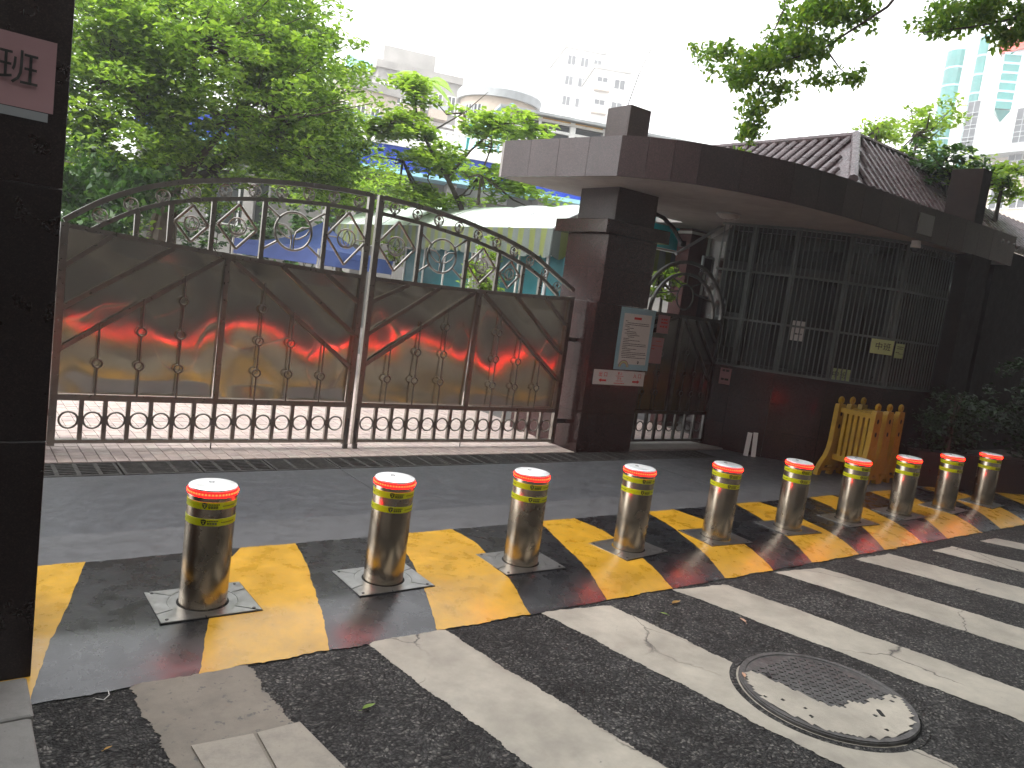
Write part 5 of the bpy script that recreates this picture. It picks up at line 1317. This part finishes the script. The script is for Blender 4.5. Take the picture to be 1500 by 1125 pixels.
# round white building
rb0 = at_dist(680, 150, 37); rb1 = at_dist(790, 165, 35)
rb = thing('round_building', 'white building with rounded corner, grey eave and arched window', 'building', (rb0.x, rb0.y, 0)); R = 1.85
cx = at_dist(731, 150, 38.5); cz = at_dist(722, 118, 36).z
MB().lathe([(R, 0), (R, cz-.5)], (cx.x, cx.y, 0), 40).build('wall', 'bbeige', rb, False, smooth=True); MB().lathe([(R+.15, cz-.5), (R+.2, cz-.15), (R+.1, cz), (.1, cz+.35)], (cx.x, cx.y, 0), 40).build('roof', 'gmetal', rb, False, smooth=True)
va = math.atan2(-cx.y, -cx.x)
for da, h0, h1, mt in ((-52, 2.6, .9, 'window'), (-36, 2.6, .9, 'window'), (14, 2.8, .8, 'bcyan')):
    th0 = va+RAD(da); b = MB(); vs = []
    for i in range(6):
        th = th0+RAD(i*2.4); vs += [(cx.x+(R+.03)*math.cos(th), cx.y+(R+.03)*math.sin(th), cz-h0), (cx.x+(R+.03)*math.cos(th), cx.y+(R+.03)*math.sin(th), cz-h1+(.15*math.sin(math.pi*i/5) if mt == 'bcyan' else 0))]
    b.add(vs, [(2*i, 2*i+2, 2*i+3, 2*i+1) for i in range(5)]); w = b.build('window', mt, rb, False)
    b = MB()
    for i in (0, 2.5, 5):
        th = th0+RAD(i*2.4); b.tube([(cx.x+(R+.05)*math.cos(th), cx.y+(R+.05)*math.sin(th), cz-h0), (cx.x+(R+.05)*math.cos(th), cx.y+(R+.05)*math.sin(th), cz-h1)], .05, 4)
    b.build('frame', 'gmetal', w, False)
rw = at_dist(770, 125, 39); MB().prism([(cx.x+1, cx.y-2.0), (rb1.x+.6, rb1.y+1), (rb1.x+1.2, rb1.y+7), (cx.x+2, cx.y+4)], 0, cz-2.0).build('wing', 'bbeige', rb, False)
# old apartment blocks
def block(name, label, px0, px1, py, D, zb, rzoff, floors, fh, mat, bays, bal=True, depth=10):
    p0 = at_dist(px0, py, D); p1 = at_dist(px1, py, D); w = (Vector((p1.x, p1.y))-Vector((p0.x, p0.y))).length
    rz = math.atan2(p1.y-p0.y, p1.x-p0.x)+RAD(rzoff); f = Fac(name, label, 'building', p0, rz); top = p0.z
    f.box('wall', mat, 0, w, 0, depth, 0, top); f.box('parapet', 'bgrey', -.2, w+.2, -.2, depth, top, top+.5)
    for k in range(floors):
        z1 = top-k*fh-.4
        f.box('floor_slab', 'bwhite', -.05, w+.05, -.12, -.002, z1-fh+.1, z1-fh+.35)
        for q in range(bays):
            a = w*(q+.18)/bays; b_ = w*(q+.82)/bays
            f.window(a, b_, z1-fh+1.1, z1-.55, -.02)
            if bal and q % 2 == 0:
                f.box('balcony', 'bbeige', a-.3, b_+.3, -1.1, -.06, z1-fh+.4, z1-fh+1.05); f.box('balcony_rail', 'gmetal', a-.3, b_+.3, -1.1, -1.05, z1-fh+1.06, z1-fh+1.5)
    return f, w, top
f, w, top = block('apartment_block', 'old beige apartment block with balconies above the trees', 500, 590, 122, 50, 0, 18, 4, 3.0, 'bbeige', 4)
f, w, top = block('apartment_block', 'weathered grey flats with rooftop sheds left of the round building', 555, 680, 98, 60, 0, 10, 5, 3.0, 'bgrey', 6)
f.box('roof_shed', 'bgrey', .5, 4.5, 2, 6, top, top+2.2); f.box('roof_shed', 'bwhite', 6, 9, 2, 6, top, top+1.6)
f, w, top = block('apartment_block', 'pale flats with blue rooftop sheet at the left of the skyline', 490, 560, 105, 70, 0, 5, 4, 3.0, 'bwhite', 3, False)
f.box('roof_sheet', 'bcyan', 1, 3.2, .2, 3, top+.5, top+1.9)
f, w, top = block('apartment_tower', 'very pale tower block in the haze behind the terrace hall', 830, 890, 70, 130, 0, 12, 14, 3.2, 'bwhite', 3, False, 14)
f.box('roof_room', 'bcyan', 1, 3, 2, 6, top, top+1.5)
f, w, top = block('apartment_tower', 'pale narrow tower with stacked balconies behind the pillar block', 872, 925, 100, 110, 0, 10, 10, 3.0, 'bwhite', 2, True, 10)
# a palm on the terrace
pc = at_dist(622, 118, 31); pm = thing('palm_tree', 'small hazy palm rising over the white terrace behind the young tree', 'tree', (pc.x, pc.y, 5.8))
MB().tube([(pc.x, pc.y, 5.8), (pc.x+.1, pc.y, pc.z)], [.14, .09], 8).build('trunk', 'bark', pm, False)
for k in range(13):
    th = k*2.4; L = random.uniform(1.1, 1.6); b = MB(); vs = []; el = random.uniform(.2, 1.0)
    for i in range(9):
        t_ = i/8; r_ = L*t_; z_ = L*(el*t_-.9*t_*t_); w_ = .16*math.sin(math.pi*min(1, t_+.08))
        c = Vector((pc.x+.1+r_*math.cos(th), pc.y+r_*math.sin(th), pc.z+z_)); d = Vector((-math.sin(th), math.cos(th), 0))*w_
        vs += [c+d-Vector((0, 0, w_*.6)), c, c-d-Vector((0, 0, w_*.6))]
    b.add(vs, [(i*3+j, i*3+j+1, i*3+j+4, i*3+j+3) for i in range(8) for j in range(2)]); b.build('frond', 'leafA', pm, False)
# right hand towers
D = 100
p0 = at_dist(1418, 222, D); p1 = on_z(1500, 213, p0.z); 
rz = math.atan2(p1.y-p0.y, p1.x-p0.x)
tb = Fac('glass_bay_tower', 'white office tower with pointed teal glass bay at the right edge', 'tower', p0, rz)
s1 = (Vector((p1.x, p1.y))-Vector((p0.x, p0.y))).length*1.6; zl = p0.z
tb.box('wall', 'bwhite', 0, s1, 0, 18, zl, zl+30); tb.box('ledge', 'gmetal', -.8, s1, -1.4, 18, zl-.9, zl)
tb.box('podium_wall', 'bbeige', .6, s1, .5, 18, 0, zl-.9)
for k in range(8): tb.window(1+k*2.2, 2.7+k*2.2, zl-3.2, zl-1.3, .48)
for k in range(8): tb.window(1+k*2.2, 2.7+k*2.2, zl-6.4, zl-4.3, .48)
a0, zb = tb.at(1455, 166); a1, _ = tb.at(1480, 166); am, ztip = tb.at(1465, 174); at_, ztop = tb.at(1482, 83)
am = (a0+a1)/2; bay = None
nfl = 6
for k in range(nfl):
    z0, z1 = zb+(ztop-zb)*k/nfl, zb+(ztop-zb)*(k+1)/nfl
    MB().prism([(a0, -.02), (am, -1.3), (a1, -.02)], z0+.12, z1-.12).build('bay_glass', 'bglass', tb.t)
    MB().prism([(a0-.05, -.01), (am, -1.36), (a1+.05, -.01)], z1-.11, z1+.11).build('bay_band', 'bcyan', tb.t)
MB().add([(a0, -.02, zb), (am, -1.3, zb), (a1, -.02, zb), (am, -.02, ztip-.4)], [(0, 1, 3), (1, 2, 3), (0, 3, 2)]).build('bay_tip', 'bglass', tb.t)
for py in (160, 177, 195, 213):
    a, z = tb.at(1427-(py-160)*.19, py); tb.window(a-.8, a+.7, z-.9, z+.9, -.02, fr='gmetal')
    a, z = tb.at(1500-(py-160)*.19, py+10); tb.window(a-.8, a+.7, z-.9, z+.9, -.02, fr='gmetal')
for px, py in ((1436, 197), (1482, 198)):
    a, z = tb.at(px, py); tb.box('vent_panel', 'bcyan', a-.35, a+.35, -.03, -.001, z-.4, z+.4)
a, z = tb.at(1492, 58); tb.box('red_sign', 'redsign', a-1.6, a+2.5, -.4, -.1, z-1.2, z+1.2)
p0 = at_dist(1363, 235, 118); p1 = at_dist(1422, 240, 110)
rz = math.atan2(p1.y-p0.y, p1.x-p0.x)
ta = Fac('striped_tower', 'white tower with two rounded teal glass strips left of the pointed bay', 'tower', p0, rz)
wA = (Vector((p1.x, p1.y))-Vector((p0.x, p0.y))).length; _, zt = ta.at(1405, 76)
ta.box('wall', 'bwhite', 0, wA+1, 0, 14, 0, zt+1)
for (pl_, pr_, py_) in ((1365, 1384, 232), (1404, 1416, 238)):
    a, _ = ta.at(pl_, py_); c, _ = ta.at(pr_, py_); rr = (c-a)/2; n = 17
    for k in range(n):
        z0 = 2+(zt-2)*k/n; z1 = 2+(zt-2)*(k+1)/n
        MB().prism([((a+c)/2+rr*math.cos(math.pi*(1+i/8)), rr*.8*math.sin(math.pi*(1+i/8))) for i in range(9)], z0+.12, z1-.12).build('glass_strip', 'bglass', ta.t)
        MB().prism([((a+c)/2+rr*1.02*math.cos(math.pi*(1+i/8)), rr*.83*math.sin(math.pi*(1+i/8))) for i in range(9)], z1-.11, z1+.11).build('strip_band', 'bcyan', ta.t)
hz = MB().bx(-70, 260, -70, 260, -1.3, 75).build('haze', 'soil', None, kind='stuff')
hm = bpy.data.materials.new('haze_air'); hm.use_nodes = True; ht_ = hm.node_tree; ht_.nodes.clear()
hv = ht_.nodes.new('ShaderNodeVolumePrincipled'); hv.inputs['Color'].default_value = (.97, .98, 1, 1); hv.inputs['Density'].default_value = .0036; hv.inputs['Anisotropy'].default_value = .3
ho = ht_.nodes.new('ShaderNodeOutputMaterial'); ht_.links.new(hv.outputs[0], ho.inputs['Volume']); hz.data.materials.clear(); hz.data.materials.append(hm)
print('all done', len(bpy.data.objects))
